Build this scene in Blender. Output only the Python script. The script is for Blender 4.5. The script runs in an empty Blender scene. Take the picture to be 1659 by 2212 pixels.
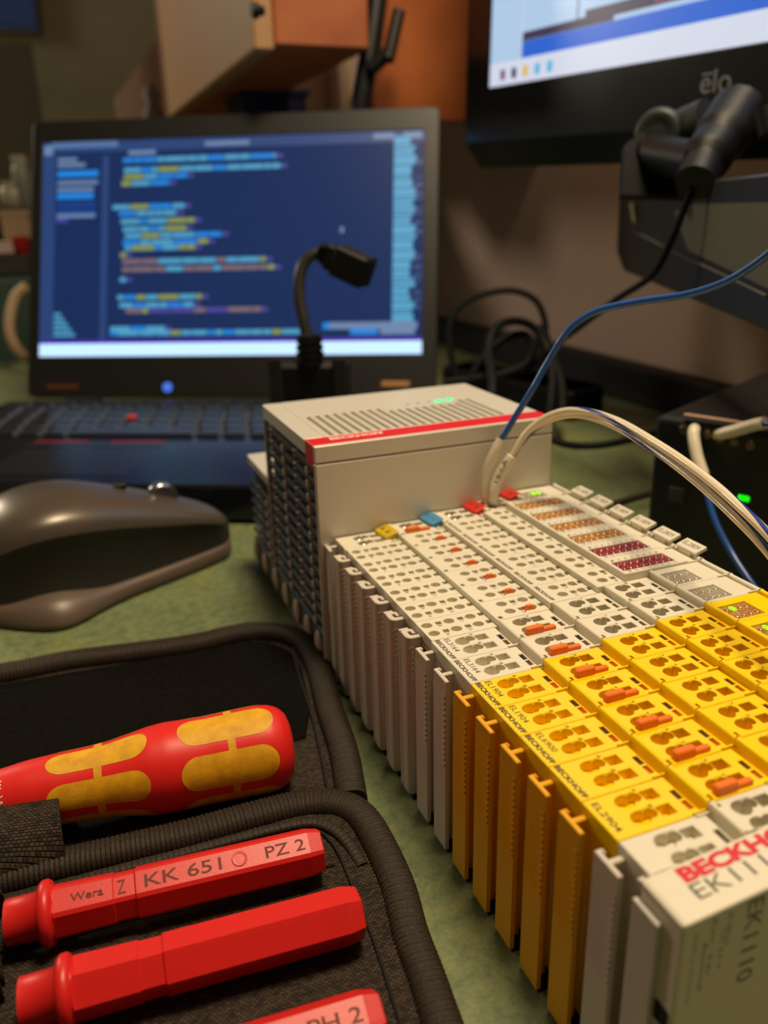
import bpy, bmesh, math, random
from mathutils import Vector, Matrix
from mathutils.geometry import tessellate_polygon

random.seed(7)
S = 0.001                                   # every length below is written in millimetres
SC = bpy.context.scene
COL = SC.collection

# ------------------------------------------------------------------ camera
F_PX = 1775.3163
CAM = Vector((-80.194, -267.804, 170.236))
CR = Matrix(((0.9290293, 0.14770435, -0.3392462), (-0.36923343, 0.31086358, -0.87580278), (-0.02390059, 0.93890748, 0.34333876)))
cd = bpy.data.cameras.new('camera'); cam = bpy.data.objects.new('camera', cd); COL.objects.link(cam)
cd.sensor_fit = 'VERTICAL'; cd.sensor_height = 32.0; cd.lens = F_PX / 2212 * 32.0
cd.clip_start = 0.01; cd.clip_end = 30
cam.matrix_world = Matrix.Translation(CAM * S) @ CR.to_4x4()
cd.dof.use_dof = True; cd.dof.focus_distance = 0.222; cd.dof.aperture_fstop = cd.lens / 2.7
SC.camera = cam

# ------------------------------------------------------------------ light
world = bpy.data.worlds.new('room_air'); SC.world = world; world.use_nodes = True
wb = world.node_tree.nodes['Background']; wb.inputs['Color'].default_value = (1.0, 0.82, 0.62, 1); wb.inputs['Strength'].default_value = 0.055

def area(name, loc, target, size, power, color, sy=None):
    l = bpy.data.lights.new(name, 'AREA'); l.energy = power; l.color = color; l.size = size * S
    if sy: l.shape = 'RECTANGLE'; l.size_y = sy * S
    o = bpy.data.objects.new(name, l); COL.objects.link(o); o.location = Vector(loc) * S
    o.rotation_euler = (Vector(target) - Vector(loc)).to_track_quat('-Z', 'Y').to_euler()
    return o
area('ceiling_lamp', (150, -60, 1000), (30, -20, 0), 240, 10.2, (1.0, 0.81, 0.54))
pl_ = bpy.data.lights.new('background_fill', 'POINT'); pl_.energy = 18; pl_.color = (1.0, 0.86, 0.68); pl_.shadow_soft_size = 0.09  # unseen fill light added to brighten the far walls and background
po_ = bpy.data.objects.new('background_fill', pl_); COL.objects.link(po_); po_.location = (-0.8, 1.5, 0.7)

SC.view_settings.view_transform = 'Standard'; SC.view_settings.look = 'None'
SC.view_settings.gamma = 1.0; SC.view_settings.use_curve_mapping = False
SC.view_settings.exposure = 0.0

# ------------------------------------------------------------------ helpers
def ray(u, v): return CR @ Vector(((u - 829.5) / F_PX, -(v - 1106) / F_PX, -1))
def at(u, v, t): return CAM + ray(u, v) * t                       # a point at distance t along the line of sight of a reading
def on(u, v, ax, val):
    q = ray(u, v); return CAM + q * ((val - CAM[ax]) / q[ax])
def onpl(u, v, P, n):
    q = ray(u, v); return CAM + q * ((P - CAM).dot(n) / q.dot(n))

def lin(c):
    c = c / 255.0
    return c / 12.92 if c <= 0.04045 else ((c + 0.055) / 1.055) ** 2.4
def rgb(c): return (lin(c[0]), lin(c[1]), lin(c[2]), 1)

MATS = {}
def mat(name, col, rough=0.5, metal=0.0, spec=0.5, emit=None, estr=1.0, noise=0, nscale=200, col2=None, bump=0, bscale=400, trans=0, coat=0, sheen=0):
    if name in MATS: return MATS[name]
    m = bpy.data.materials.new(name); m.use_nodes = True; nt = m.node_tree; b = nt.nodes['Principled BSDF']
    b.inputs['Base Color'].default_value = rgb(col); b.inputs['Roughness'].default_value = rough
    b.inputs['Metallic'].default_value = metal; b.inputs['Specular IOR Level'].default_value = spec
    b.inputs['Transmission Weight'].default_value = trans; b.inputs['Coat Weight'].default_value = coat
    b.inputs['Sheen Weight'].default_value = sheen
    if emit: b.inputs['Emission Color'].default_value = rgb(emit); b.inputs['Emission Strength'].default_value = estr
    tc = nt.nodes.new('ShaderNodeTexCoord')
    if noise:
        n = nt.nodes.new('ShaderNodeTexNoise'); n.inputs['Scale'].default_value = nscale; n.inputs['Detail'].default_value = 6
        nt.links.new(tc.outputs['Object'], n.inputs['Vector'])
        r = nt.nodes.new('ShaderNodeValToRGB'); r.color_ramp.elements[0].position = 0.35; r.color_ramp.elements[1].position = 0.7
        c2 = col2 or tuple(x * (1 - noise) for x in col)
        r.color_ramp.elements[0].color = rgb(col); r.color_ramp.elements[1].color = rgb(c2)
        nt.links.new(n.outputs['Fac'], r.inputs['Fac']); nt.links.new(r.outputs['Color'], b.inputs['Base Color'])
    if bump:
        n = nt.nodes.new('ShaderNodeTexNoise'); n.inputs['Scale'].default_value = bscale; n.inputs['Detail'].default_value = 4
        nt.links.new(tc.outputs['Object'], n.inputs['Vector'])
        bp = nt.nodes.new('ShaderNodeBump'); bp.inputs['Strength'].default_value = bump; bp.inputs['Distance'].default_value = 0.0004
        nt.links.new(n.outputs['Fac'], bp.inputs['Height']); nt.links.new(bp.outputs['Normal'], b.inputs['Normal'])
    MATS[name] = m; return m

M = dict
m_white = mat('ivory_plastic', (226, 218, 198), 0.42, bump=0.05, bscale=3000)
m_yellow = mat('yellow_plastic', (252, 212, 0), 0.30, bump=0.04, bscale=3000)
m_silver = mat('case_paint', (214, 208, 194), 0.38, 0.15, bump=0.06, bscale=2500)
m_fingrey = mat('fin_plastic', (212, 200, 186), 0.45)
m_finyel = mat('yellow_plastic_shaded', (236, 170, 2), 0.45)  # same plastic as the yellow bodies, darkened for the shade on the fin sides
m_red = mat('red_strip_paint', (214, 22, 26), 0.4)
m_black = mat('black_plastic', (13, 13, 14), 0.5, spec=0.3)
m_dark = mat('dark_cavity', (12, 11, 10), 0.8)
m_louver = mat('blue_grey_louver', (50, 58, 66), 0.6, spec=0.2)
m_post = mat('beige_post', (196, 172, 156), 0.6)
m_inkgrey = mat('grey_print', (92, 84, 72), 0.6)
m_inkdark = mat('dark_print', (54, 46, 38), 0.6)
m_inkred = mat('red_print', (214, 20, 36), 0.5)
m_inkwhite = mat('white_print', (240, 225, 215), 0.5)
m_orange = mat('orange_plastic', (240, 118, 26), 0.4)
m_blackcontact = mat('contact_black', (14, 14, 14), 0.5)
m_rust = mat('contact_copper', (120, 62, 40), 0.45)
m_lensclear = mat('lens_clear', (170, 160, 138), 0.12, spec=0.8, coat=0.6)
m_lensorange = mat('lens_orange', (204, 150, 80), 0.12, spec=0.8, coat=0.6, noise=0.3, nscale=700, col2=(150, 96, 44))
m_lensred = mat('lens_red', (160, 62, 66), 0.12, spec=0.8, coat=0.6, noise=0.3, nscale=700, col2=(112, 34, 44))
m_lenslit = mat('lens_lit_green', (150, 230, 20), 0.2, emit=(120, 235, 0), estr=0.9)
m_led = mat('status_led', (0, 70, 45), 0.4, spec=0.1, emit=(0, 236, 150), estr=1.5)
m_ledoff = mat('status_led_off', (88, 84, 74), 0.3)
m_capyel = mat('cap_yellow', (205, 172, 16), 0.4)
m_capblue = mat('cap_blue', (72, 140, 186), 0.4)
m_capred = mat('cap_red', (206, 44, 30), 0.4)
m_sleeve = mat('sleeve_white', (226, 214, 190), 0.35)
m_wireblue = mat('wire_blue', (30, 82, 160), 0.3, coat=0.3)
m_wirewhite = mat('wire_white', (232, 216, 186), 0.3, coat=0.3)
m_wirestripe = mat('wire_stripe', (24, 52, 140), 0.3)
m_cable = mat('black_cable', (12, 11, 11), 0.6, spec=0.2)
m_metal = mat('metal', (170, 165, 155), 0.3, 0.9)

class MB:
    def __init__(s, T=None): s.v = []; s.f = []; s.mi = []; s.sm = []; s.T = T
    def add(s, vs, fs, m=0, sm=False):
        o = len(s.v)
        s.v += [s.T @ Vector(p) if s.T is not None else Vector(p) for p in vs]
        for f in fs: s.f.append(tuple(o + i for i in f)); s.mi.append(m); s.sm.append(sm)
    def box(s, x0, x1, y0, y1, z0, z1, m=0, c=0.0):
        if x0 > x1: x0, x1 = x1, x0
        if y0 > y1: y0, y1 = y1, y0
        if z0 > z1: z0, z1 = z1, z0
        c = min(c, (x1 - x0) * .45, (y1 - y0) * .45, (z1 - z0) * .45)
        if c <= 0:
            s.add([(x0, y0, z0), (x1, y0, z0), (x1, y1, z0), (x0, y1, z0), (x0, y0, z1), (x1, y0, z1), (x1, y1, z1), (x0, y1, z1)],
                  [(0, 3, 2, 1), (4, 5, 6, 7), (0, 1, 5, 4), (1, 2, 6, 5), (2, 3, 7, 6), (3, 0, 4, 7)], m); return
        R = lambda i, z: [(x0 + i, y0 + i, z), (x1 - i, y0 + i, z), (x1 - i, y1 - i, z), (x0 + i, y1 - i, z)]
        def ring(z, i, k):                    # octagonal ring so vertical edges are chamfered too
            a = []
            X0, X1, Y0, Y1 = x0 + i, x1 - i, y0 + i, y1 - i
            kk = max(k - i, 0.0001)
            return [(X0 + kk, Y0, z), (X1 - kk, Y0, z), (X1, Y0 + kk, z), (X1, Y1 - kk, z), (X1 - kk, Y1, z), (X0 + kk, Y1, z), (X0, Y1 - kk, z), (X0, Y0 + kk, z)]
        rings = [ring(z0, c, c * 1.6), ring(z0 + c, 0, c), ring(z1 - c, 0, c), ring(z1, c, c * 1.6)]
        vs = [p for r in rings for p in r]; fs = [tuple(range(7, -1, -1)), tuple(range(24, 32))]
        for k in range(3):
            for i in range(8):
                j = (i + 1) % 8; fs.append((k * 8 + i, k * 8 + j, k * 8 + 8 + j, k * 8 + 8 + i))
        s.add(vs, fs, m)
    def prism(s, poly, z0, z1, m=0, ch=0.0, sm=False):          # poly in local x,y; counter-clockwise or not
        poly = ccw(poly); n = len(poly)
        top = offset(poly, ch) if ch else poly
        rings = [[(x, y, z0) for x, y in poly], [(x, y, z1 - ch) for x, y in poly]]
        if ch: rings.append([(x, y, z1) for x, y in top])
        vs = [p for r in rings for p in r]; fs = []
        for k in range(len(rings) - 1):
            for i in range(n):
                j = (i + 1) % n; fs.append((k * n + i, k * n + j, k * n + n + j, k * n + n + i))
        s.add(vs, fs, m, sm)
        tri = tessellate_polygon([[Vector((x, y, 0)) for x, y in top]])
        for zz, up in ((z1, True), (z0, False)):
            pp = top if up else poly
            fs = []
            for t in tri:
                a, b, c = t
                cr = (pp[b][0] - pp[a][0]) * (pp[c][1] - pp[a][1]) - (pp[b][1] - pp[a][1]) * (pp[c][0] - pp[a][0])
                fs.append((a, b, c) if (cr > 0) == up else (c, b, a))
            s.add([(x, y, zz) for x, y in pp], fs, m)
    def plate(s, outer, holes, zt, zb, ch=0.25, hc=0.18, m=0, mfloor=None):
        outer = ccw(outer); inn = offset(outer, ch)
        loops = [inn]; 
        n = len(outer)
        vs = [(x, y, zt) for x, y in inn] + [(x, y, zt - ch) for x, y in outer] + [(x, y, zb) for x, y in outer]
        fs = []
        for k in range(2):
            for i in range(n):
                j = (i + 1) % n; fs.append((k * n + j, k * n + i, k * n + n + i, k * n + n + j))
        s.add(vs, fs, m)
        for poly, depth in holes:
            poly = ccw(poly); ex = offset(poly, -hc); k0 = len(poly); loops.append(ex)
            vs = [(x, y, zt) for x, y in ex] + [(x, y, zt - hc) for x, y in poly] + [(x, y, zt - depth) for x, y in poly]
            fs = []
            for k in range(2):
                for i in range(k0):
                    j = (i + 1) % k0; fs.append((k * k0 + i, k * k0 + j, k * k0 + k0 + j, k * k0 + k0 + i))
            s.add(vs, fs, m)
            s.add([(x, y, zt - depth) for x, y in poly], [tuple(range(k0))], m if mfloor is None else mfloor)
        flat = [p for l in loops for p in l]
        tri = tessellate_polygon([[Vector((x, y, 0)) for x, y in l] for l in loops])
        fs = []
        for a, b, c in tri:
            cr = (flat[b][0] - flat[a][0]) * (flat[c][1] - flat[a][1]) - (flat[b][1] - flat[a][1]) * (flat[c][0] - flat[a][0])
            if abs(cr) > 1e-9: fs.append((a, b, c) if cr > 0 else (c, b, a))
        s.add([(x, y, zt) for x, y in flat], fs, m)
    def tube(s, path, r, n=10, m=0, cap=True, flat=None, closed=False):
        P = [Vector(p) for p in path]; N = len(P); R = r if isinstance(r, (list, tuple)) else [r] * N
        up = Vector((0.13, 0.21, 1)).normalized(); rings = []; prev = None
        for i in range(N):
            if closed: d = P[(i + 1) % N] - P[i - 1]
            else: d = P[min(i + 1, N - 1)] - P[max(i - 1, 0)]
            d.normalize()
            a = prev if prev is not None else up
            a = (a - d * a.dot(d))
            if a.length < 1e-6: a = Vector((1, 0, 0)) - d * d.x
            a.normalize(); b = d.cross(a); prev = a
            rings.append([P[i] + (a * math.sin(2 * math.pi * k / n) + b * math.cos(2 * math.pi * k / n)) * R[i] for k in range(n)])
        vs = [p for r_ in rings for p in r_]; fs = []
        for i in range(N if closed else N - 1):
            i2 = (i + 1) % N
            for k in range(n):
                j = (k + 1) % n; fs.append((i * n + k, i * n + j, i2 * n + j, i2 * n + k))
        s.add(vs, [f[::-1] for f in fs], m, True)
        if cap and not closed:
            s.add(rings[0], [tuple(range(n))], m); s.add(rings[-1], [tuple(range(n - 1, -1, -1))], m)
    def lathe(s, O, d, prof, n=32, m=0, a0=None):                # prof: (distance along d, radius)
        O = Vector(O); d = Vector(d).normalized(); a = Vector((0, 0, 1)) - d * d.z
        if a.length < 1e-4: a = Vector((1, 0, 0))
        a.normalize(); b = d.cross(a)
        vs = []; fs = []
        for t, r in prof:
            for k in range(n):
                w = 2 * math.pi * k / n; vs.append(O + d * t + (a * math.cos(w) + b * math.sin(w)) * r)
        for i in range(len(prof) - 1):
            for k in range(n):
                j = (k + 1) % n; fs.append((i * n + k, i * n + j, i * n + n + j, i * n + n + k))
        s.add(vs, fs, m, True)
        s.add(vs[:n], [tuple(range(n - 1, -1, -1))], m); s.add(vs[-n:], [tuple(range(n))], m)
    def dome(s, c, rx, ry, rz, n=10, k=4, m=0, full=False):
        vs = []; fs = []; lo = -k if full else 0
        for i in range(lo, k + 1):
            w = math.pi / 2 * i / k
            for j in range(n):
                q = 2 * math.pi * j / n
                vs.append((c[0] + rx * math.cos(w) * math.cos(q), c[1] + ry * math.cos(w) * math.sin(q), c[2] + rz * math.sin(w)))
        for i in range(k - lo):
            for j in range(n):
                j2 = (j + 1) % n; fs.append((i * n + j, i * n + j2, i * n + n + j2, i * n + n + j))
        s.add(vs, fs, m, True)
    def build(s, name, mats, parent=None, loc=(0, 0, 0), bevel=0, seg=2, auto=False, weld=False):
        me = bpy.data.meshes.new(name)
        me.from_pydata([(p[0] * S, p[1] * S, p[2] * S) for p in s.v], [], s.f)
        if not isinstance(mats, (list, tuple)): mats = [mats]
        for m in mats: me.materials.append(m)
        me.polygons.foreach_set('material_index', s.mi); me.polygons.foreach_set('use_smooth', s.sm); me.update()
        o = bpy.data.objects.new(name, me); COL.objects.link(o); o.location = Vector(loc) * S
        if parent: o.parent = parent
        if bevel:
            w = o.modifiers.new('weld', 'WELD'); w.merge_threshold = 1e-6
            b = o.modifiers.new('bevel', 'BEVEL'); b.width = bevel * S; b.segments = seg; b.limit_method = 'ANGLE'; b.angle_limit = math.radians(40)
        return o

def ccw(p):
    a = sum(p[i - 1][0] * p[i][1] - p[i][0] * p[i - 1][1] for i in range(len(p)))
    return list(p) if a > 0 else list(p)[::-1]
def offset(p, d):                             # inward for positive d on a counter-clockwise polygon
    n = len(p); out = []
    for i in range(n):
        a, b, c = Vector(p[i - 1]), Vector(p[i]), Vector(p[(i + 1) % n])
        e1 = (b - a).normalized(); e2 = (c - b).normalized()
        n1 = Vector((-e1.y, e1.x)); n2 = Vector((-e2.y, e2.x)); k = n1 + n2
        if k.length < 1e-6: k = n1.copy()
        k.normalize(); q = b + k * (d / max(k.dot(n1), 0.45)); out.append((q.x, q.y))
    return out
def rect(x0, x1, y0, y1): return [(x0, y0), (x1, y0), (x1, y1), (x0, y1)]
def rrect(x0, x1, y0, y1, r, n=5):
    o = []
    for cx, cy, a0 in ((x1 - r, y1 - r, 0), (x0 + r, y1 - r, 90), (x0 + r, y0 + r, 180), (x1 - r, y0 + r, 270)):
        for i in range(n + 1):
            a = math.radians(a0 + 90 * i / n); o.append((cx + r * math.cos(a), cy + r * math.sin(a)))
    return o
def circ(x, y, r, n=20, ry=None): return [(x + r * math.cos(2 * math.pi * i / n), y + (ry or r) * math.sin(2 * math.pi * i / n)) for i in range(n)]
def frame(O, a, b):
    a = Vector(a).normalized(); b = (Vector(b) - a * Vector(b).dot(a)).normalized(); c = a.cross(b); O = Vector(O)
    return Matrix(((a.x, b.x, c.x, O.x), (a.y, b.y, c.y, O.y), (a.z, b.z, c.z, O.z), (0, 0, 0, 1)))
def spline(pts, k=8):                          # Catmull-Rom through the points
    P = [Vector(p) for p in pts]; P = [P[0] * 2 - P[1]] + P + [P[-1] * 2 - P[-2]]; out = []
    for i in range(1, len(P) - 2):
        for j in range(k):
            t = j / k; a, b, c, d = P[i - 1:i + 3]
            out.append(0.5 * ((2 * b) + (c - a) * t + (2 * a - 5 * b + 4 * c - d) * t * t + (3 * b - a - 3 * c + d) * t ** 3))
    out.append(P[-2]); return out

def tag(o, label=None, cat=None, group=None, kind=None):
    if label: o['label'] = label
    if cat: o['category'] = cat
    if group: o['group'] = group
    if kind: o['kind'] = kind
    return o
def thing(name, loc, label, cat, group=None):
    o = bpy.data.objects.new(name, None); COL.objects.link(o); o.location = Vector(loc) * S; o.empty_display_size = 0.01
    return tag(o, label, cat, group)
def dup_tree(o, parent=None):
    c = o.copy(); COL.objects.link(c)
    if parent: c.parent = parent
    for ch in o.children: dup_tree(ch, c)
    return c

_T = {}
def glyphs(txt, bold):
    k = (txt, bold)
    if k not in _T:
        cu = bpy.data.curves.new('t', 'FONT'); cu.body = txt; cu.size = 1; cu.resolution_u = 3; cu.offset = bold; cu.fill_mode = 'FRONT'
        ob = bpy.data.objects.new('t', cu); COL.objects.link(ob); bpy.context.view_layer.update()
        me = bpy.data.meshes.new_from_object(ob)
        vs = [v.co.copy() for v in me.vertices]; fs = [tuple(p.vertices) for p in me.polygons]
        bpy.data.objects.remove(ob); bpy.data.curves.remove(cu); bpy.data.meshes.remove(me)
        x0 = min(v.x for v in vs); x1 = max(v.x for v in vs); y0 = min(v.y for v in vs); y1 = max(v.y for v in vs)
        _T[k] = ([((v.x - x0) / (x1 - x0), (v.y - y0) / (y1 - y0)) for v in vs], fs)
    return _T[k]
def text(mb, txt, O, d, up, w, h, m=0, bold=0.0, lift=0.04):
    """lettering whose lower left corner is O, running w along d and h tall along up"""
    O = Vector(O); d = Vector(d).normalized(); up = Vector(up).normalized(); n = d.cross(up)
    vs, fs = glyphs(txt, bold)
    mb.add([O + d * (x * w) + up * (y * h) + n * lift for x, y in vs], fs, m)

# ------------------------------------------------------------------ the setting
m_desk = bpy.data.materials.new('green_linoleum'); m_desk.use_nodes = True
nt = m_desk.node_tree; b = nt.nodes['Principled BSDF']; b.inputs['Roughness'].default_value = 0.42
tc = nt.nodes.new('ShaderNodeTexCoord')
def nz(sc, det, dist=0.0):
    n = nt.nodes.new('ShaderNodeTexNoise'); n.inputs['Scale'].default_value = sc; n.inputs['Detail'].default_value = det; n.inputs['Distortion'].default_value = dist
    nt.links.new(tc.outputs['Object'], n.inputs['Vector']); return n
def ramp(n, stops):
    r = nt.nodes.new('ShaderNodeValToRGB'); e = r.color_ramp.elements
    while len(e) < len(stops): e.new(0.5)
    for q, (p, c) in zip(e, stops): q.position = p; q.color = rgb(c)
    nt.links.new(n.outputs['Fac'], r.inputs['Fac']); return r
n1 = nz(26, 5, 0.6); n2 = nz(240, 8, 0.35); n3 = nz(900, 4, 0.5)
r1 = ramp(n1, [(0.36, (92, 110, 78)), (0.5, (112, 124, 84)), (0.66, (132, 132, 70))])
r2 = ramp(n2, [(0.32, (52, 74, 50)), (0.5, (118, 130, 90)), (0.68, (158, 150, 100))])
r3 = ramp(n3, [(0.35, (66, 84, 60)), (0.6, (130, 140, 104))])
def mix(a, b_, f):
    x = nt.nodes.new('ShaderNodeMix'); x.data_type = 'RGBA'; x.inputs[0].default_value = f
    nt.links.new(a, x.inputs[6]); nt.links.new(b_, x.inputs[7]); return x.outputs[2]
c1 = mix(r1.outputs['Color'], r2.outputs['Color'], 0.42); c2 = mix(c1, r3.outputs['Color'], 0.22)
nt.links.new(c2, b.inputs['Base Color'])
bp = nt.nodes.new('ShaderNodeBump'); bp.inputs['Strength'].default_value = 0.12; bp.inputs['Distance'].default_value = 0.0003
nt.links.new(n3.outputs['Fac'], bp.inputs['Height']); nt.links.new(bp.outputs['Normal'], b.inputs['Normal'])

g = MB(); g.box(-900, 420, -700, 900, -28, 0, c=1.5); desk = g.build('workbench', m_desk)
tag(desk, 'green mottled linoleum desk top under the whole workbench', 'desk')
m_wall = mat('wall_paint', (208, 180, 160), 0.85, noise=0.1, nscale=6, col2=(192, 164, 144), bump=0.3, bscale=90)
m_grey = mat('far_paint', (176, 174, 146), 0.9, noise=0.15, nscale=3, col2=(150, 150, 126))
m_floor = mat('floor_boards', (70, 56, 42), 0.6, noise=0.3, nscale=20)
def struct(name, mb, m):
    o = mb.build(name, m); o['kind'] = 'structure'; return o
g = MB(); g.box(421, 500, -900, 2700, -760, 1700); struct('wall_right', g, m_wall)
g = MB(); g.box(-2600, 421, 2620, 2700, -760, 1700); struct('wall_back', g, m_grey)
g = MB(); g.box(-2700, 421, -900, 2700, -800, -760); struct('floor', g, m_floor)
g = MB(); g.box(-2680, -2600, -900, 2700, -760, 1700); struct('wall_left', g, m_grey)
# sloping attic ceiling meeting the back wall, with a roof window
g = MB(); g.prism([(2620, 420), (2620, 520), (-900, 1900), (-900, 1800)], -2600, 421)
g.v = [Vector((p.z, p.x, p.y)) for p in g.v]; struct('ceiling', g, m_grey)
a, b_, c_ = Vector((0, 2620, 420)), Vector((0, -900, 1800)), None
sl = (b_ - a).normalized(); nrm = Vector((0, sl.z, -sl.y)); 
if nrm.z > 0: nrm = -nrm
P = onpl(20, 0, a, nrm); Q = onpl(78, 56, a, nrm)
T = frame(P + nrm * 4, (1, 0, 0), sl); g = MB(T)
wq = (Q - P).x; dz = (Q - P).dot(sl)
g.box(-700, wq, dz, dz + 700, -3, 3); wn = struct('window_1', g, mat('night_glass', (18, 34, 62), 0.15, emit=(34, 52, 84), estr=0.35))
g = MB(T); g.box(-730, wq + 14, dz - 16, dz, -3, 12); g.box(wq, wq + 14, dz, dz + 716, -3, 12)
o = g.build('window_frame', mat('frame_dark', (60, 58, 56), 0.5), wn)
# white partition with a raked top
T = Matrix(((1, 0, 0, 0), (0, 0, 1, 1240), (0, 1, 0, 0), (0, 0, 0, 1)))
pl = lambda u, v, y: (on(u, v, 1, y).x, on(u, v, 1, y).z)
g = MB(T); g.prism([pl(372, 40, 1240), pl(252, 205, 1240), (pl(252, 205, 1240)[0], 0), (419, 0), (419, 700)], 0, 40)
struct('wall_partition', g, mat('partition_white', (196, 172, 158), 0.8))

# ------------------------------------------------------------------ terminals
def heart(xc, oc, sx=1.0):
    c1 = (0, 0, 2.05); c2 = (2.75 , 0.5, 1.35); ct = Vector((1.35, 0.18)); out = []
    for i in range(30):
        a = 2 * math.pi * i / 30; d = Vector((math.cos(a), math.sin(a))); best = 0
        for cx, cy, r in (c1, c2):
            q = ct - Vector((cx, cy)); bb = q.dot(d); disc = bb * bb - (q.dot(q) - r * r)
            if disc > 0:
                t = -bb + math.sqrt(disc); t0 = -bb - math.sqrt(disc)
                if t > best and t0 < 0.6: best = t
        p = ct + d * best; out.append((xc + p.x * sx, -oc + p.y * 0.98))
    return out
Y0, Y1 = -0.07, -11.93
ELS = [(4.0, 24.0, 58.0, 11.9, 1.0, 16.3, 19.7, 22.2, 23.5), (25.1, 41.8, 59.9, 30.0, 0.95, 34.0, 37.5, 39.7, 41.0),
       (43.0, 60.0, 61.8, 48.5, 0.85, 52.9, 56.3, 58.0, 59.2), (60.7, 76.2, 63.7, 64.4, 0.82, 68.7, 72.1, 74.2, 75.4)]
def roll(g, x, z, m=0, y0=-0.15, y1=-11.7, r=0.62):
    g.tube([(x, y0, z), (x, y0 - 0.8, z), (x, y1 + 0.8, z), (x, y1, z)], [r * 1.25, r, r, r * 1.25], 10, m)
def body_core(g, ye=Y1):
    g.box(5.3, 97.5, Y0, ye, 2.2, 55.5)
    for k in range(9): g.box(4.4, 5.4, -6.4, -11.6, 6 + k * 5.0, 7.6 + k * 5.0)
    g.box(4.3, 5.4, -4.8, -11.6, 52.6, 55.3, c=0.2)
def el_housing(psu=False, ek=False):
    g = MB(); ylim = -9.3 if ek else Y1
    body_core(g, ylim)
    for i, (x0, x1, z, X, sx, qa, qb, sa, sb) in enumerate(ELS):
        holes = [(heart(X, 3.5, sx), 4.5), (rect(qa, qb, -4.9, -2.0), 4.5)]
        if ek: holes += [([p for p in clip_y(heart(X, 8.4, sx), -9.2)], 4.5), (rect(qa, qb, -9.15, -7.0), 4.5), (rect(sa, sb, -8.4, -4.6), 2.5)]
        else: holes += [(heart(X, 8.5, sx), 4.5), (rect(qa, qb, -9.9, -7.0), 4.5), (rect(sa, sb, -10.2, -4.2), 2.2)]
        if i: holes.append((rect(x0 + 0.7, x0 + 1.9, min(-9.9, -9.9), -11.4), 2.0) if not ek else (rect(x0 + .8, x0 + 1.8, -0.8, -1.6), 1.5))
        g.plate(rect(x0, x1, ylim, Y0), holes, z, 54, ch=0.22, hc=0.16)
        # moulded lips beside the wire funnels
        for oc in (3.5, 8.5):
            if ek and oc > 8: continue
            g.dome((X + 2.0 * sx, -oc + 2.05, z - 0.02), 1.7, 0.5, 0.42, 10, 3)
        nx = ELS[i + 1][0] if i < 3 else 77.1
        nz_ = ELS[i + 1][2] if i < 3 else 65.4
        g.box(x1 - 0.02, nx + 0.05, Y0, ylim, 50, z - 1.5)
        g.box(nx - 3.4, nx - 0.1, ylim + 0.02 if not ek else -0.3, ylim + 0.5 if not ek else -0.8, z - 0.4, z + 0.45, c=0.12)
        roll(g, nx + 0.55, nz_ - 0.35, y1=ylim + 0.2)
    holes = [] if ek else [(rect(78.6, 88.0, -10.8, -3.1), 0.9)]
    g.plate(rect(77.1, 95.2, ylim, Y0), holes, 65.4, 54, ch=0.22)
    g.box(95.1, 96.6, Y0, ylim, 50, 63.6)
    g.box(96.5, 98.2, Y0, ylim, 4, 65.0, c=0.2); roll(g, 97.3, 65.0, y1=ylim + 0.2, r=0.8)
    g.box(92.8, 96.0, ylim + 0.02, ylim + 0.5, 65.0, 65.8, c=0.12)
    return g
def clip_y(poly, ymin):
    out = []
    for i in range(len(poly)):
        a, b = poly[i - 1], poly[i]
        if (a[1] >= ymin) != (b[1] >= ymin):
            t = (ymin - a[1]) / (b[1] - a[1]); out.append((a[0] + (b[0] - a[0]) * t, ymin))
        if b[1] >= ymin: out.append(b)
    return out
HDS = [(4.3, 25.0, 58.0, [(6.7, True), (13.7, True), (20.7, True)]), (25.1, 42.3, 59.9, [(31.1, True), (38.2, False)]),
       (42.4, 58.6, 61.8, [(48.9, True), (55.8, False)]), (58.7, 68.2, 63.7, [(62.9, True)])]
def hd_housing():
    g = MB(); body_core(g)
    for i, (x0, x1, z, rows) in enumerate(HDS):
        holes = []; notch = []
        for X, sq in rows:
            for o in (3.2, 8.3):
                holes.append((circ(X, -o, 1.66, 18, 1.5), 2.6))
                if X + 5.2 < x1: holes.append((rect(X + 2.9, X + 4.7, -o - 0.75, -o + 0.95), 2.6))
                else: notch.append(o)
        if i == 1: holes.append((rect(26.0, 27.2, -11.3, -9.9), 2.0))
        if notch:                          # the last pair of test openings cuts into the step
            pts = [(x0, Y1), (x1, Y1)]; xb = x1 - 1.7
            for o in sorted(notch, reverse=True): pts += [(x1, -o - 0.85), (xb, -o - 0.85), (xb, -o + 0.95), (x1, -o + 0.95)]
            pts += [(x1, Y0), (x0, Y0)]
            g.plate(pts, holes, z, 54, ch=0.12, hc=0.14); g.box(x0 + 1, x1, Y0 - .1, Y1 + .1, 50, z - 2.2)
        else: g.plate(rect(x0, x1, Y1, Y0), holes, z, 54, ch=0.15, hc=0.14)
    g.plate(rect(68.3, 91.8, Y1, Y0), [(rect(69.4, 88.6, -9.9, -3.4), 0.9)], 66.2, 54, ch=0.25)
    g.box(91.7, 95.4, Y0, Y1, 50, 65.2); g.box(95.3, 96.6, Y0, Y1, 50, 63.8)
    g.box(96.5, 98.2, Y0, Y1, 4, 65.2, c=0.2); roll(g, 97.3, 65.2, r=0.8)
    g.box(92.2, 96.0, Y1 + 0.02, Y1 + 0.5, 65.0, 65.7, c=0.12)
    return g
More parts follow.
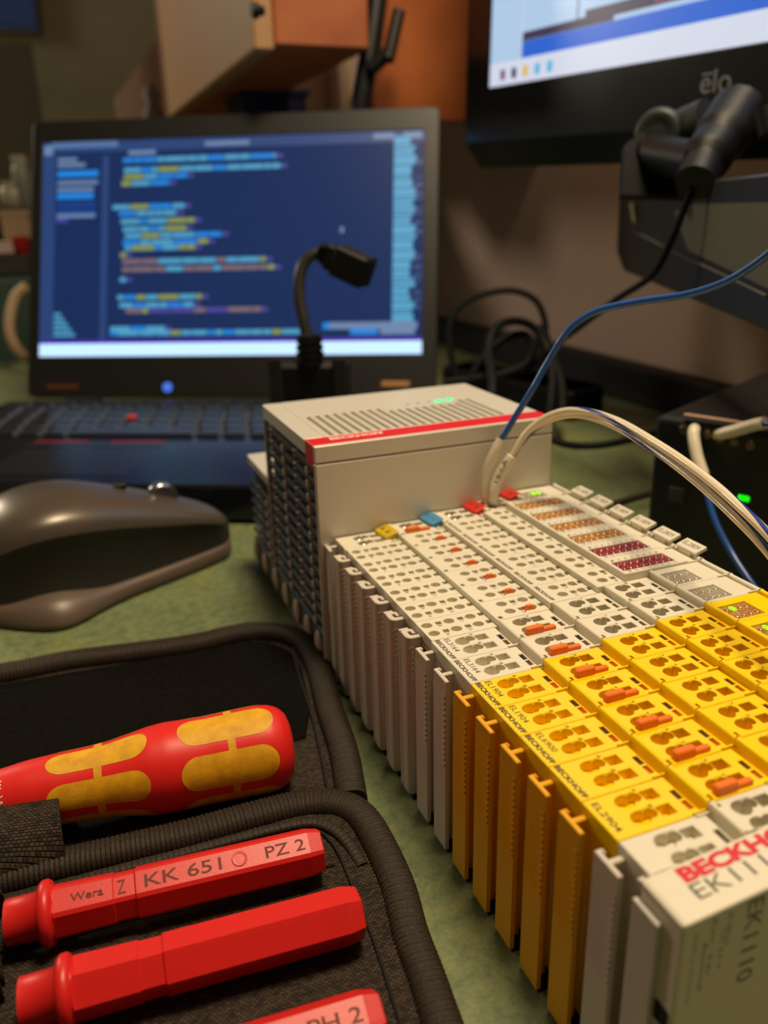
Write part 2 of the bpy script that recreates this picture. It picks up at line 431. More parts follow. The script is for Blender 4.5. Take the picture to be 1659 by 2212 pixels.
def el_fin(x=0.0):
    g = MB()
    poly = [(0, 1.8), (1.9, 1.8), (1.9, 0.5), (1.35, 0.5), (1.35, 1.1), (1.15, 1.1), (1.15, -1.1), (4.25, -1.1), (4.25, -2.5), (1.15, -2.5), (1.15, -5.6), (0, -5.6)]
    g.prism([(a + x, b) for a, b in poly], 1.6, 55.9, ch=0.25)
    for k in range(13):
        z = 52.5 - k * 1.75
        vs = []
        n = 8
        for i in range(n + 1):
            t = i / n; y = 1.5 - 6.8 * t; zz = z - 2.4 * t + 0.9 * max(0, t - 0.82) / 0.18
            vs += [(x + 0.02, y, zz + 0.45), (x - 0.3, y, zz), (x + 0.02, y, zz - 0.75)]
        fs = []
        for i in range(n):
            a = i * 3; fs += [(a, a + 3, a + 4, a + 1), (a + 1, a + 4, a + 5, a + 2)]
        g.add(vs, [f[::-1] for f in fs], 0, True)
    return g
def hd_fin():
    g = MB(); out = []
    # C-shaped guide, rounded at the outer corners
    P = [(0.9, 0.9), (0.0, 0.4)] + [(0.0, -3.0)]
    for i in range(7):
        a = math.radians(180 + 90 * i / 6); P.append((1.7 + 1.7 * math.cos(a), -3.0 + 1.7 * math.sin(a)))
    P += [(4.3, -4.7), (4.3, -3.1), (2.1, -3.1), (1.7, -2.7), (1.7, -0.5), (2.7, -0.5), (2.7, -2.0), (3.7, -2.0), (3.7, 0.3), (2.8, 0.9)]
    g.prism(P, 1.6, 55.9, ch=0.25)
    g.prism([(0.1, 2.4), (3.0, 2.4), (3.0, 1.3), (0.1, 1.3)], 1.6, 55.6, ch=0.2); g.box(1.6, 2.6, -0.2, 1.8, 1.6, 55.2)
    for k in range(15):
        z = 53 - k * 1.75; vs = []; n = 9
        for i in range(n + 1):
            a = math.radians(180 + 90 * max(0, (i - 4)) / 5); y = 0.2 - 3.2 * min(i, 4) / 4
            if i <= 4: bx, by, nx, ny = 0, y, -1, 0
            else: bx, by, nx, ny = 1.7 + 1.7 * math.cos(a), -3.0 + 1.7 * math.sin(a), math.cos(a), math.sin(a)
            sag = -0.9 * math.sin(math.pi * i / n)
            for rr, dz in ((-0.02, 0.4), (0.2, 0), (-0.02, -0.6)): vs.append((bx + nx * rr, by + ny * rr, z + sag + dz))
        fs = []
        for i in range(n):
            q = i * 3; fs += [(q + 1, q + 4, q + 3, q), (q + 2, q + 5, q + 4, q + 1)]
        g.add(vs, fs, 0, True)
    return g
DN, UPX = (0, -1, 0), (1, 0, 0)
def lens_grid(x0, x1, ya, yb, z, nx, lit=()):
    g = MB(); g.box(x0 + .1, x1 - .1, ya + .1, yb - .1, z - 0.9, z - 0.35)
    dx = (x1 - x0) / nx; hy = (yb - ya) / 2
    for r in range(2):
        for i in range(nx):
            m = 1 if (r, i) in lit else 0
            g.dome((x0 + dx * (i + .5), yb - hy * (r + .5), z - 0.36), dx * 0.40, hy * 0.36, 0.5, 10, 3, m)
    return g

def slot_contacts(yellow=False):
    g = MB()
    for x0, x1, z, X, sx, qa, qb, sa, sb in ELS:
        g.box(sa + .03, sb - .03, -7.0, -4.3, z - 2.1, z - 0.55, 0); g.box(sa + .03, sb - .03, -10.1, -7.5, z - 2.1, z - 0.8, 1)
        g.box(sa - 0.02, sb + 0.02, -7.5, -7.0, z - 2.1, z - 0.15, 2)
    return g
def numbers_el(g, names):
    for (x0, x1, z, X, sx, qa, qb, sa, sb), (n1, n2) in zip(ELS, names):
        text(g, n1, (X + 3.2 * sx, -0.7, z), DN, UPX, 0.9, 1.2); text(g, n2, (X + 3.2 * sx, -5.9, z), DN, UPX, 0.9, 1.2)
def orange_marker():
    g = MB(); g.box(27.9, 33.2, -11.4, -9.5, 59.5, 62.0, c=0.3)
    g.box(33.1, 37.3, -11.2, -9.7, 59.5, 61.0, c=0.2); return g
def hd_clip():
    g = MB(); z0, z1 = 59.6, 60.9
    g.prism([(35.0, -8.7), (36.0, -9.2), (37.0, -9.0), (38.2, -8.8), (37.3, -9.6), (38.4, -10.3), (37.1, -10.0), (36.0, -10.0), (34.8, -10.4), (35.6, -9.6)], z0, z1, ch=0.15)
    g.box(35.6, 37.6, -10.1, -9.0, z1 - .1, z1 + 0.5, c=0.15); return g

base_el, base_yel, base_hd = el_housing(), el_housing(), hd_housing()
me_el = None
def unit(kind, j, label, group, letter, big=None, colour=None):
    col = {'el': m_white, 'hd': m_white, 'yel': m_yellow}[kind]
    root = thing('terminal_block', (0, -12 * j, 0), label, 'terminal', group)
    return root
PROTO = {}
def place(key, mk, name, mats, root):
    """build a part once, afterwards share its mesh"""
    if key not in PROTO:
        o = mk().build(name, mats, root); PROTO[key] = o
    else:
        o = PROTO[key].copy(); COL.objects.link(o); o.parent = root
    return o
def fins(kind, root):
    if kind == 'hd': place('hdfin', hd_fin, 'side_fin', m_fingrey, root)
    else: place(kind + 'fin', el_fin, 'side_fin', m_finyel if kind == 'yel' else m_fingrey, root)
    def foot():
        g = MB(); g.box(0.9, 4.9, 1.2, -5.3, 0.0, 1.7); g.box(5.5, 97, -0.6, -11.4, 0.0, 2.3); return g
    place('foot', foot, 'mounting_foot', m_black, root)

GRP = 'bus terminals clipped side by side in the rack'
def mk_el(j, yellow, label, brand_txt, model, nums, lit, second=None):
    root = thing('terminal_block', (0, -12 * j, 0), label, 'terminal', GRP)
    col = m_yellow if yellow else m_white
    place('el%d' % yellow, lambda: base_yel if yellow else base_el, 'housing', col, root)
    fins('yel' if yellow else 'el', root)
    place('con%d' % yellow, lambda: slot_contacts(), 'slot_contact', [mat('slot_dark_red', (70, 8, 6), 0.5) if yellow else m_blackcontact, mat('slot_orange', (200, 84, 10), .5) if yellow else m_rust, col], root)
    place('marker', orange_marker, 'orange_marker', m_orange, root)
    place('lens%d%s' % (yellow, lit), lambda: lens_grid(78.6, 88.0, -10.8, -3.1, 65.4, 4, lit), 'indicator_window', [m_lensorange if yellow else m_lensclear, m_lenslit], root)
    g = MB()
    if brand_txt: text(g, brand_txt, (4.9, -0.35, 58), DN, UPX, 11.1, 1.45, 0, 0.035)
    if model: text(g, model, (7.5, -0.7, 58), DN, UPX, 7.4, 1.55, 0, 0.0)
    if second: text(g, second, (5.2, -1.4, 58), DN, UPX, 8.6, 1.6, 0, 0.01)
    numbers_el(g, nums)
    g.build('lettering', m_inkdark if yellow else m_inkgrey, root)
    return root
NUM = [('4', '8'), ('3', '7'), ('2', '6'), ('1', '5')]

# the wide double safety block takes two pitches and is one thing
mk_el(7, 0, 'white EL3164 terminal with a clear indicator window, next to the thin-holed white blocks', 'BECKHOFF', 'EL3164', NUM, ())
mk_el(8, 0, 'white EL3164 terminal touching the first yellow block', 'BECKHOFF', 'EL3164', NUM, ())
mk_el(9, 1, 'yellow EL1904 safety terminal touching the white EL3164 block', 'BECKHOFF', 'EL1904', NUM, ((0, 1),))
mk_el(10, 1, 'yellow EL1904 safety terminal between the other EL1904 and the EL6900', 'BECKHOFF', 'EL1904', NUM, ((0, 1), (0, 2)))
mk_el(11, 1, 'yellow EL6900 safety logic terminal in the middle of the yellow blocks', 'BECKHOFF', 'EL6900', NUM, ((0, 0),))
wide = mk_el(12, 1, 'double-width yellow EL2904 safety terminal touching the white end block', 'BECKHOFF', None, NUM, ((0, 1),))
half = mk_el(13, 1, '', None, None, NUM, (), second='EL2904')
for ch in list(half.children):
    ch.parent = wide; ch.location = Vector((0, -12 * S, 0))
bpy.data.objects.remove(half)

HDL = ['white EL1809 terminal with amber indicator strip beside the power terminal', 'white EL1809 terminal, second block from the power terminal',
       'white EL1809 terminal, third block from the power terminal', 'white EL1809 terminal touching the first dark red strip block',
       'white EL2809 terminal with dark red indicator strip touching the amber ones', 'white EL2809 terminal with dark red strip next to the clear-windowed blocks']
for j in range(1, 7):
    root = thing('terminal_block', (0, -12 * j, 0), HDL[j - 1], 'terminal', GRP)
    place('hd', lambda: base_hd, 'housing', m_white, root); fins('hd', root)
    place('clip', hd_clip, 'orange_clip', m_orange, root)
    red = j > 4
    place('hl%d' % red, lambda: lens_grid(69.4, 88.6, -9.9, -3.4, 66.2, 8), 'indicator_window', m_lensred if red else m_lensorange, root)
    TG = frame((96.0, -1.2, 67.2), (0, -1, 0), (0.95, 0, 0.3)); g = MB(TG); g.prism(rrect(0, 9.0, 0, 4.7, 0.4, 2), -1.1, 0.0, ch=0.12); g.T = None; g.box(96.0, 97.8, -8, -3, 64.5, 66.9)
    tg = g.build('name_tag', m_white, root)
    g = MB(); g.T = TG; text(g, 'EL2809' if red else 'EL1809', (0.9, 1.6, 0.0), (1, 0, 0), (0, 1, 0), 7.0, 1.9, 0, 0.0); g.T = None
    text(g, 'BECKHOFF', (43.4, -0.8, 61.8), DN, UPX, 10.0, 1.4, 0, 0.035)
    n = 8
    for (x0, x1, z, rows) in HDS:
        for X, _ in rows:
            xx = X + 2.9
            if X + 5.2 < x1:
                text(g, str(n), (xx, -4.5, z), DN, UPX, 0.75, 1.1); text(g, str(n + 8), (xx, -9.6, z), DN, UPX, 1.3, 1.1)
            n -= 1
    for i in range(8):
        text(g, str(i + 1), (70.2 + i * 2.4, -2.9, 66.2), (1, 0, 0), (0, 1, 0), 0.8, 1.0); text(g, str(i + 9), (70.2 + i * 2.4, -11.4, 66.2), (1, 0, 0), (0, 1, 0), 1.2, 1.0)
    g.build('lettering', m_inkgrey, root)

# power terminal next to the controller
psu = thing('power_terminal', (0, 0, 0), 'white power terminal with coloured levers against the silver controller', 'terminal', None)
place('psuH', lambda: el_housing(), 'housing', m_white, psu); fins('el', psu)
place('lensP', lambda: lens_grid(78.6, 88.0, -10.8, -3.1, 65.4, 4, ((0, 3), (0, 2))), 'indicator_window', [m_lensclear, m_lenslit], psu)
place('marker', orange_marker, 'orange_marker', m_orange, psu)
def lever(name, u, v, z, m, glyph, lab):
    c = on(u, v, 2, z)
    T = Matrix.Translation(c) @ Matrix.Rotation(math.radians(-14), 4, 'Y') @ Matrix.Rotation(math.radians(4), 4, 'Z')
    g = MB(T); g.prism(rrect(-3.0, 3.0, -4.8, 4.8, 0.9, 3), -1.9, 0.6, ch=0.4); g.box(-1.6, 2.0, -3.6, 3.6, -2.6, -1.0)
    o = g.build(name, m, psu); o['label'] = lab
    g = MB(T)
    for y in (3.6, -0.6):
        if glyph == 'ground': 
            g.box(-1.0, 1.2, y - 1.3, y - 1.1, .62, .66); g.box(-0.9, -0.6, y - 2.3, y - .1, .62, .66); g.box(-0.3, 0.0, y - 2.0, y - .4, .62, .66); g.box(.4, .6, y - 1.7, y - .7, .62, .66)
        elif glyph == 'minus': g.box(-0.2, 0.2, y - 1.9, y - .6, .62, .66)
        else: g.box(-0.2, 0.2, y - 2.1, y - .5, .62, .66); g.box(-0.9, 0.9, y - 1.5, y - 1.1, .62, .66)
    g.build('lever_mark', m_inkdark, o)
lever('lever', 835, 1148, 59.3, m_capyel, 'ground', 'yellow lever'); lever('lever', 932, 1121, 61.2, m_capblue, 'minus', 'blue lever')
lever('lever', 1025, 1095, 63.0, m_capred, 'plus', 'red lever near the sleeves'); lever('lever', 1097, 1066, 65.0, m_capred, 'plus', 'red lever beside the green lamp')
g = MB()
for (x0, x1, z, X, sx, qa, qb, sa, sb) in ELS:
    for o in (3.5, 8.5):
        g.dome((X + .2, -o, z - 1.3), 1.6, 1.4, 1.2, 12, 3)
g.build('clamp_spring', m_metal, psu)

# end block
ek = thing('end_block', (0, -168, 0), 'white EK1110 extension block with red lettering at the near end of the rack', 'terminal', None)
el_housing(ek=True).build('housing', m_white, ek)
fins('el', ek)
def slope(x): return 58.1 + (x - 1.8) * 0.0745
g = MB(Matrix(((1, 0, 0, 0), (0, 0, -1, 0), (0, 1, 0, 0), (0, 0, 0, 1))))
g.prism([(1.9, 6), (98.5, 6), (98.5, slope(98.5)), (2.3, slope(1.9)), (1.9, 57.6)], 9.35, 20.5, ch=0.0)
cap = g.build('end_cap', m_white, ek, bevel=0.7, seg=3)
g = MB(); xs = Vector((1, 0, 0.0745)).normalized()
text(g, 'BECKHOFF', (8.2, -13.7, slope(8.2) + 0.02), xs, (0, 1, 0), 30.5, 3.5, 0, 0.05)
lt = g.build('red_lettering', m_inkred, cap)
g = MB(); text(g, 'EK1110', (7.9, -17.4, slope(7.9) + 0.02), xs, (0, 1, 0), 20.5, 3.3, 0, -0.004)
SF = (0, 0, -1)
def side_txt(s_, u, v, w, h, b=0.0):
    p = on(u, v, 1, -188.5); p.y = -20.52; text(g, s_, (p.x, p.y, p.z), SF, (1, 0, 0), w, h, 0, b, 0.0)
side_txt('EK1110', 1618, 1948, 19, 3.6)
for k, (u, v, w) in enumerate([(1500, 2020, 16), (1520, 2040, 11), (1542, 1985, 14), (1560, 2010, 9), (1576, 1975, 7)]): side_txt(['Made in Germany', 'Beckhoff', 'Ser. Nr.', 'Us 24 V', 'E-Bus'][k], u, v, w, 0.8)
# lettering on the side face looks towards -Y
g.build('grey_lettering', m_inkgrey, cap)
g = MB(); g.prism([(0.6, -9.0), (1.7, -9.0), (1.7, -15.8), (0.6, -15.8)], 1.5, 54.2, ch=0.25)
g.prism([(2.4, -7.6), (5.4, -7.4), (4.6, -9.6), (3.2, -9.9)], 52, 56.6, ch=0.2)
g.build('end_bracket', mat('bracket_white', (206, 198, 190), 0.4), ek)
g = MB()
for k in range(5):
    z = 33 - k * 7.5; g.box(1.6, 2.3, -16.2, -19.4, z, z + 4.2, c=0.0)
g.build('vent_shade', m_dark, ek);  # solid dark blocks stand in for the shade inside square holes
g = MB(); g.box(1.9, 97, -9.6, -20.3, 0.0, 6.1); g.build('mounting_foot', m_black, ek)

# ------------------------------------------------------------------ controller
cx = thing('industrial_controller', (0, 0, 0), 'silver industrial controller with slotted lid, red strip and black side grille', 'controller')
X0, X1 = -1.8, 95.9
g = MB(); g.box(1.2, X1 - 1, 3.2, 76, 3, 88); g.build('core', m_dark, cx)
g = MB(); g.box(X0, X1, 0.9, 3.1, 0.8, 86.5, c=0.4); g.build('front_plate', m_silver, cx)
g = MB(); g.box(X0, X1, 0.9, 2.7, 87.0, 93.2, c=0.3); g.build('front_edge', m_silver, cx)
g = MB(); g.box(X0 + .05, X1 - .05, 2.7, 12.6, 84.5, 93.18, c=0.2); rs = g.build('red_strip', m_red, cx)
g = MB(); text(g, 'BECKHOFF', (6.6, 7.4, 93.18), (1, 0, 0), (0, 1, 0), 21, 3.0, 0, 0.03); g.build('white_lettering', m_inkwhite, rs)
holes = []
for k in range(20):
    x = 8.4 + k * 3.76; yt = 47.0 if (k < 9 or k > 17) else 42.0
    holes.append((rrect(x, x + 1.75, 13.4, yt, 0.4, 2), 3.2))
for i, x in enumerate((53.2, 58.0, 62.8, 67.6, 72.6)): holes.append((circ(x + 1, 48.2 - 0.0, 2.5, 16, 1.75), 0.7)) if i > 2 else holes.append((circ(x + 1, 48.2, 1.4, 12, 0.9), 0.7))
g = MB(); g.plate(rect(6.1, X1, 12.65, 76.8), holes, 93.2, 87.2, ch=0.3, hc=0.15)
lid = g.build('slotted_lid', m_silver, cx)
g = MB(); g.box(X0, 5.9, 12.65, 76.8, 87.2, 93.2, c=0.35); g.build('lid_edge', m_silver, cx)
for i, x in enumerate((53.2, 58.0, 62.8, 67.6, 72.6)):
    g = MB(); g.dome((x + 1, 48.2, 92.9 if i > 2 else 92.5), 2.45 if i > 2 else 1.3, 1.7 if i > 2 else .85, 0.9, 14, 4)
    g.build('status_lamp', m_led if i > 2 else m_ledoff, lid)
def grille(root, y0, y1, z0, z1, ys):
    n = int((z1 - z0) / 5.15)
    for k in range(n + 1):
        g = MB(); z = z0 + k * 5.15
        g.add([(-1.5, y0, z), (-1.5, y1, z), (-0.4, y1, z + 0.7), (-0.4, y0, z + 0.7), (-1.5, y0, z - 1.25), (-1.5, y1, z - 1.25), (-0.4, y1, z - .3), (-0.4, y0, z - .3)],
              [(3, 2, 1, 0), (5, 6, 7, 4), (1, 5, 4, 0), (7, 6, 2, 3)])
        g.build('louver', m_louver, root)
    for q, y in enumerate(ys):
        g = MB()
        for k in range(n):
            z = z0 + k * 5.15 + (2.5 if q % 2 else 0.0)
            g.box(-1.5, 0.4, y - 1.5, y + 1.5, z + 0.5, z + 3.4, c=0.3)
        g.build('grille_post', m_post, root)
grille(cx, 3.2, 76, 17, 84, (14.5, 31, 49, 67))
g = MB(); g.box(-0.6, 1.3, 3.2, 118, 1.5, 16.5); g.build('base_rail', mat('base_grey', (96, 94, 88), 0.5), cx)
for y in (11, 26, 42, 60, 78, 98, 117):
    g = MB(); g.dome((-1.2, y, 10.0), 1.3, 4.6, 5.6, 14, 5, full=True); g.build('side_pad', m_post, cx)
g = MB(); g.box(X0, 0.4, 76.0, 77.6, 16, 87, c=.2); g.build('corner_post', m_post, cx)
g = MB(); g.box(1.2, X1 - 1, 77, 117, 3, 57); g.build('core', m_dark, cx)
g = MB(); g.box(X0, X1, 77.2, 118, 56, 60.2, c=0.35); g.build('rear_module_lid', m_silver, cx)
grille(cx, 78, 117.5, 17, 53, (86, 102))
g = MB(); g.box(2, 94, 4, 116, 0, 3.1); g.build('mounting_foot', m_black, cx)

# ------------------------------------------------------------------ wires from the power terminal
def wire(name, pts, r, m, label, cat='wire', n=12, k=10, group=None, taper=None):
    g = MB(); P = spline([at(*p) for p in pts], k); g.tube(P, r, n)
    return tag(g.build(name, m), label, cat, group), P
def helix(P, r, off, turns, w):
    """narrow stripe wound round a wire path"""
    g = MB(); N = len(P); L = []; R = []
    for i, p in enumerate(P):
        d = (P[min(i + 1, N - 1)] - P[max(i - 1, 0)]).normalized(); a = (Vector((0, 0, 1)) - d * d.z).normalized(); b = d.cross(a)
        w_ = off + turns * 2 * math.pi * i / N; L.append([p + (a * math.cos(w_ + e) + b * math.sin(w_ + e)) * (r + 0.04) for e in (-w, -w / 2, 0, w / 2, w)])
    vs = [q for l in L for q in l]; fs = [(i * 5 + k_, i * 5 + k_ + 1, i * 5 + k_ + 6, i * 5 + k_ + 5) for i in range(N - 1) for k_ in range(4)]
    g.add(vs, fs, 0, True); return g
g = MB(); g.tube(spline([(65.9, -3.4, 60.5), at(1047, 1062, 315), at(1055, 1010, 312), at(1070, 975, 310), at(1083, 950, 309)], 6), 1.95, 14)
slA = tag(g.build('wire_sleeve', m_sleeve), 'white sleeve on the blue wire standing in the power terminal', 'sleeve', 'sleeves on the controller wires')
g = MB(); g.tube(spline([(68.6, -5.6, 60.5), at(1066, 1070, 312), at(1078, 1030, 310), at(1094, 1005, 308), at(1107, 985, 307)], 6), 2.05, 14, cap=False)
slB = tag(g.build('wire_sleeve', m_sleeve), 'open-ended white sleeve with dark print on the white wires', 'sleeve', 'sleeves on the controller wires')
o_ = slB.modifiers.new('wall', 'SOLIDIFY'); o_.thickness = 0.0004; o_.offset = -1
g = MB(); 
P0_ = at(1072, 1043, 307.5); P1_ = at(1094, 993, 305.5)
dd = (P1_ - P0_).normalized(); upv = dd.cross((CAM - P0_).normalized()); upv = -upv
text(g, '15 / A', P0_ + upv * -0.6, dd, -upv if False else upv, (P1_ - P0_).length, 1.6, 0, 0.01, 0.0); 
g.build('sleeve_print', m_inkdark, slB)
wire('blue_wire', [(1084, 948, 309), (1110, 905, 306), (1148, 845, 300), (1186, 778, 296), (1230, 712, 290), (1290, 672, 285), (1380, 652, 278), (1480, 637, 268), (1560, 612, 258), (1620, 578, 250), (1680, 530, 242), (1760, 440, 232)], 1.25, m_wireblue, 'blue wire arching from the white sleeve over the black box')
w1, Pw = wire('white_wire', [(1104, 990, 307), (1140, 932, 303), (1190, 897, 298), (1250, 887, 290), (1330, 908, 272), (1420, 959, 250), (1500, 1013, 232), (1580, 1079, 214), (1680, 1178, 196), (1800, 1340, 180)], 1.3, m_wirewhite, 'white wire curving from the open sleeve towards the frame edge')
helix(Pw, 1.3, 2.2, 2.0, 0.42).build('blue_stripe', m_wirestripe, w1)
w2, Pw = wire('white_wire', [(1108, 988, 307), (1144, 936, 304), (1193, 905, 300), (1252, 897, 293), (1326, 920, 275), (1413, 973, 253), (1490, 1030, 235), (1568, 1099, 217), (1664, 1199, 199), (1782, 1362, 183)], 1.15, m_wirewhite, 'second white wire running just below the striped white one')
helix(Pw, 1.15, 0.6, 2.2, 0.55).build('blue_stripe', m_wirestripe, w2)

# ------------------------------------------------------------------ black box with terminals on the far side of the rack
A = Vector((169, 29, 0)); ax = Vector((25, -53, 0)).normalized(); bx = Vector((53, 25, 0)).normalized()
T = frame(A, ax, bx)
pc = thing('power_supply', A, 'black boxed power supply with a green lamp and white sleeved wires', 'power supply')
T0 = frame((0, 0, 0), ax, bx)                 # local: x along the face, y into the depth, z up  (right-handed)
g = MB(frame((0, 0, 0), ax, bx)); g.prism([(0, 0), (170, 0), (170, 135), (0, 135)], 0, 80)
pcb = g.build('case', mat('psu_black', (20, 20, 19), 0.45, bump=0.15, bscale=500), pc, bevel=3, seg=3)
n_ = -bx
if n_.dot(CAM - A) < 0: n_ = -n_
def pcl(u, v, lift=0.0): return onpl(u, v, A, n_) + n_ * lift - A
zf = Vector((0, 0, 1)); 
def pcbox(name, u0, v0, u1, v1, th, m, c=0.3):
    p, q = pcl(u0, v0), pcl(u1, v1); d = p.dot(ax), q.dot(ax)
    g = MB(frame((0, 0, 0), ax, zf)); 
    g.box(min(d), max(d), min(p.z, q.z), max(p.z, q.z), -th, th, c=c); return g.build(name, m, pc)
pcbox('status_lamp', 1596, 1068, 1618, 1084, 0.8, mat('psu_led', (20, 240, 20), 0.3, emit=(10, 240, 10), estr=1.2))
pcbox('badge', 1446, 1050, 1476, 1088, 0.4, mat('badge_grey', (52, 52, 50), 0.5))
pcbox('connector_strip', 1478, 897, 1700, 925, 1.5, mat('strip_pink', (170, 136, 112), 0.5))
for u, v in ((1478, 928), (1502, 930), (1528, 938), (1556, 946), (1586, 954), (1620, 962)):
    p = pcl(u, v); g = MB(); g.lathe(p - n_ * 0.5, n_, [(0, 2.4), (0.8, 2.4), (1.4, 1.6)], 14); g.build('screw_terminal', mat('terminal_brass', (120, 108, 80), 0.35, 0.8), pc)
wire('wire_sleeve', [(1512, 925, 371), (1500, 928, 363), (1499, 950, 360), (1507, 990, 357), (1520, 1028, 354)], 2.6, m_sleeve, 'white sleeve bent downwards at the black power supply', 'sleeve')
wire('blue_wire', [(1519, 1022, 354), (1527, 1065, 351), (1545, 1125, 346), (1578, 1190, 339), (1620, 1255, 329), (1680, 1330, 319)], 1.35, m_wireblue, 'blue wire hanging down in front of the black power supply')
wire('wire_sleeve', [(1543, 943, 365), (1556, 938, 358), (1590, 930, 350), (1630, 918, 341), (1652, 914, 336)], 2.7, m_sleeve, 'white sleeve pointing sideways out of the black power supply', 'sleeve')
wire('blue_wire', [(1648, 915, 336), (1680, 912, 330), (1740, 900, 326)], 1.2, m_wireblue, 'short blue wire leaving the sideways white sleeve')

# ------------------------------------------------------------------ laptop
LO = Vector((-97, 537, 55)); yaw = -0.4775; til = 0.3684
ex = Vector((math.cos(yaw), math.sin(yaw), 0)); ey = Vector((-math.sin(yaw), math.cos(yaw), 0)); lup = ey * math.sin(til) + Vector((0, 0, 1)) * math.cos(til)
lap = thing('laptop', LO, 'open black laptop showing dark blue code editor screen', 'laptop')
ln = ex.cross(lup)                           # towards the viewer
if ln.dot(CAM - LO) < 0: ln = -ln
TL = frame((0, 0, 0), ex, lup)               # z = ex x lup
sgn = 1 if TL.col[2].xyz.dot(ln) > 0 else -1
m_lap = mat('laptop_black', (22, 22, 22), 0.5, bump=0.1, bscale=600)
m_bezel = mat('bezel_black', (26, 25, 24), 0.42)
g = MB(TL); g.plate(rrect(-10, 357, -36, 213, 6, 4), [(rect(0, 344, 0, 193.5), 1.2)], 0.9, -8, ch=0.8, hc=0.4); g.build('lid', m_bezel, lap)
m_scr = mat('screen_navy', (14, 22, 44), 0.25, emit=(24, 46, 92), estr=0.85)
SM = [m_scr] + [mat('scr_%d' % i, (10, 10, 14), 0.4, emit=c, estr=e) for i, (c, e) in enumerate([
    ((190, 225, 255), 1.25), ((70, 40, 170), 0.9), ((100, 135, 190), 0.7), ((30, 130, 220), 1.0), ((90, 180, 225), 0.75), ((150, 165, 90), 0.8),
    ((150, 125, 135), 0.65), ((90, 80, 180), 0.7), ((44, 74, 130), 0.8), ((130, 160, 205), 0.65), ((20, 70, 150), 0.9)])]
g = MB(TL); g.box(0, 344, 0, 193.5, -0.4, -0.2); scr = g.build('screen', m_scr, lap)
g = MB(TL)
def sr(u0, v0, u1, v1, m, z=0.0):             # readings of the lit panel turned into millimetres on it
    xa = (u0 - 91 - (766 - v0) * 0.02) / 826 * 344; xb = (u1 - 91 - (766 - v0) * 0.02) / 826 * 344
    tl = (u0 + u1) / 2
    def yy(u, v): 
        f = (u - 91) / 822; top = 313 - 37 * f; bot = 773 - 7 * f; return (bot - v) / (bot - top) * 193.5
    ym = (u0 + u1) / 2
    a, b = yy(u0, v0), yy(u0, v1)
    g.add([(xa, b, -0.15 + z), (xb, b, -0.15 + z), (xb, a, -0.15 + z), (xa, a, -0.15 + z)], [(0, 1, 2, 3)], m)
def full(y0, y1, m, x0=0, x1=344, z=0.0): g.add([(x0, y0, -0.15 + z), (x1, y0, -0.15 + z), (x1, y1, -0.15 + z), (x0, y1, -0.15 + z)], [(0, 1, 2, 3)], m)
full(0, 11.5, 1); full(11.5, 15, 2); full(184, 193.5, 9); full(188, 193.5, 3, 8, 70, .02); full(186, 190, 10, 150, 190, .02); full(187, 192, 10, 300, 318, .02); full(187, 192, 10, 326, 342, .02)
full(180, 184, 10, 80, 105, .02); full(15, 184, 9, 0, 12, .01); full(15, 180, 9, 56, 62, .01)
full(182, 191, 10, 1, 9, .03)
for k, (y, w, m) in enumerate([(178, 18, 10), (173, 26, 10), (164, 38, 4), (157, 38, 10), (151, 34, 10), (144, 34, 4), (137, 36, 11), (131, 36, 11), (127, 36, 10), (123, 10, 8)]): full(y - 2, y + (3.5 if m == 4 else 1.4), m, 14, 14 + w, .02)
for k in range(5): full(18 + k * 4.6, 20.8 + k * 4.6, 5, 13, 33 - k * 3.3, .02)
rows = [(175, 75, 250, 1), (166, 76, 255, 2), (160, 76, 150, 0), (154, 74, 130, 2), (133, 66, 150, 1), (127, 72, 140, 1), (120, 74, 160, 1), (113, 76, 150, 2), (107, 78, 190, 1), (101, 76, 175, 1), (96, 78, 160, 1), (90, 74, 82, 1), (84, 76, 240, 3), (77, 76, 250, 4), (68, 74, 82, 0), (52, 72, 170, 1), (45, 74, 160, 2), (40, 80, 235, 3), (20, 66, 285, 1), (24, 66, 130, 1)]
rr = random.Random(3)
for y, xa, xb, st in rows:
    x = xa; xb = xa + (xb - xa) * 0.8
    while x < xb:
        w = rr.uniform(6, 22); w = min(w, xb - x)
        m = rr.choice([5, 5, 6, 5, 4]) if st < 3 else rr.choice([7, 7, 5, 6, 8])
        full(y - 1.7, y + 2.6, m, x, x + w - 0.8, .02); x += w
    full(y - 1.5, y + 2, 8, xb, xb + 5, .02)
rr2 = random.Random(5); y = 20
while y < 182:
    h = rr2.uniform(3, 9); full(y, y + h - 0.7, 5, 318, 318 + rr2.uniform(14, 20), .02)
    if rr2.random() < 0.6: full(y, y + h * 0.5, 9, 336, 343, .02)
    y += h
full(22, 28, 10, 262, 340, .04); full(17, 22, 4, 282, 306, .05); full(17, 22, 10, 308, 338, .05); full(22, 28, 4, 258, 264, .05)
full(106, 111, 10, 272, 275, .02)
g.build('screen_content', SM, scr)
g = MB(TL); g.box(8, 38, -29, -25, 0.8, 1.3, c=0.2); g.build('maker_plate', mat('plate_copper', (120, 72, 44), 0.4, 0.5), lap)
g = MB(TL); g.box(310, 334, -28, -23.5, 0.8, 1.3, c=0.2); g.build('sticker', mat('sticker_tan', (190, 140, 80), 0.45), lap)
g = MB(TL); g.lathe((120, -28, 0.7), (0, 0, 1), [(0, 4.4), (0.8, 4.2)], 20); g.build('power_lamp', mat('lamp_blue', (30, 60, 160), 0.4, emit=(80, 120, 230), estr=0.9), lap)
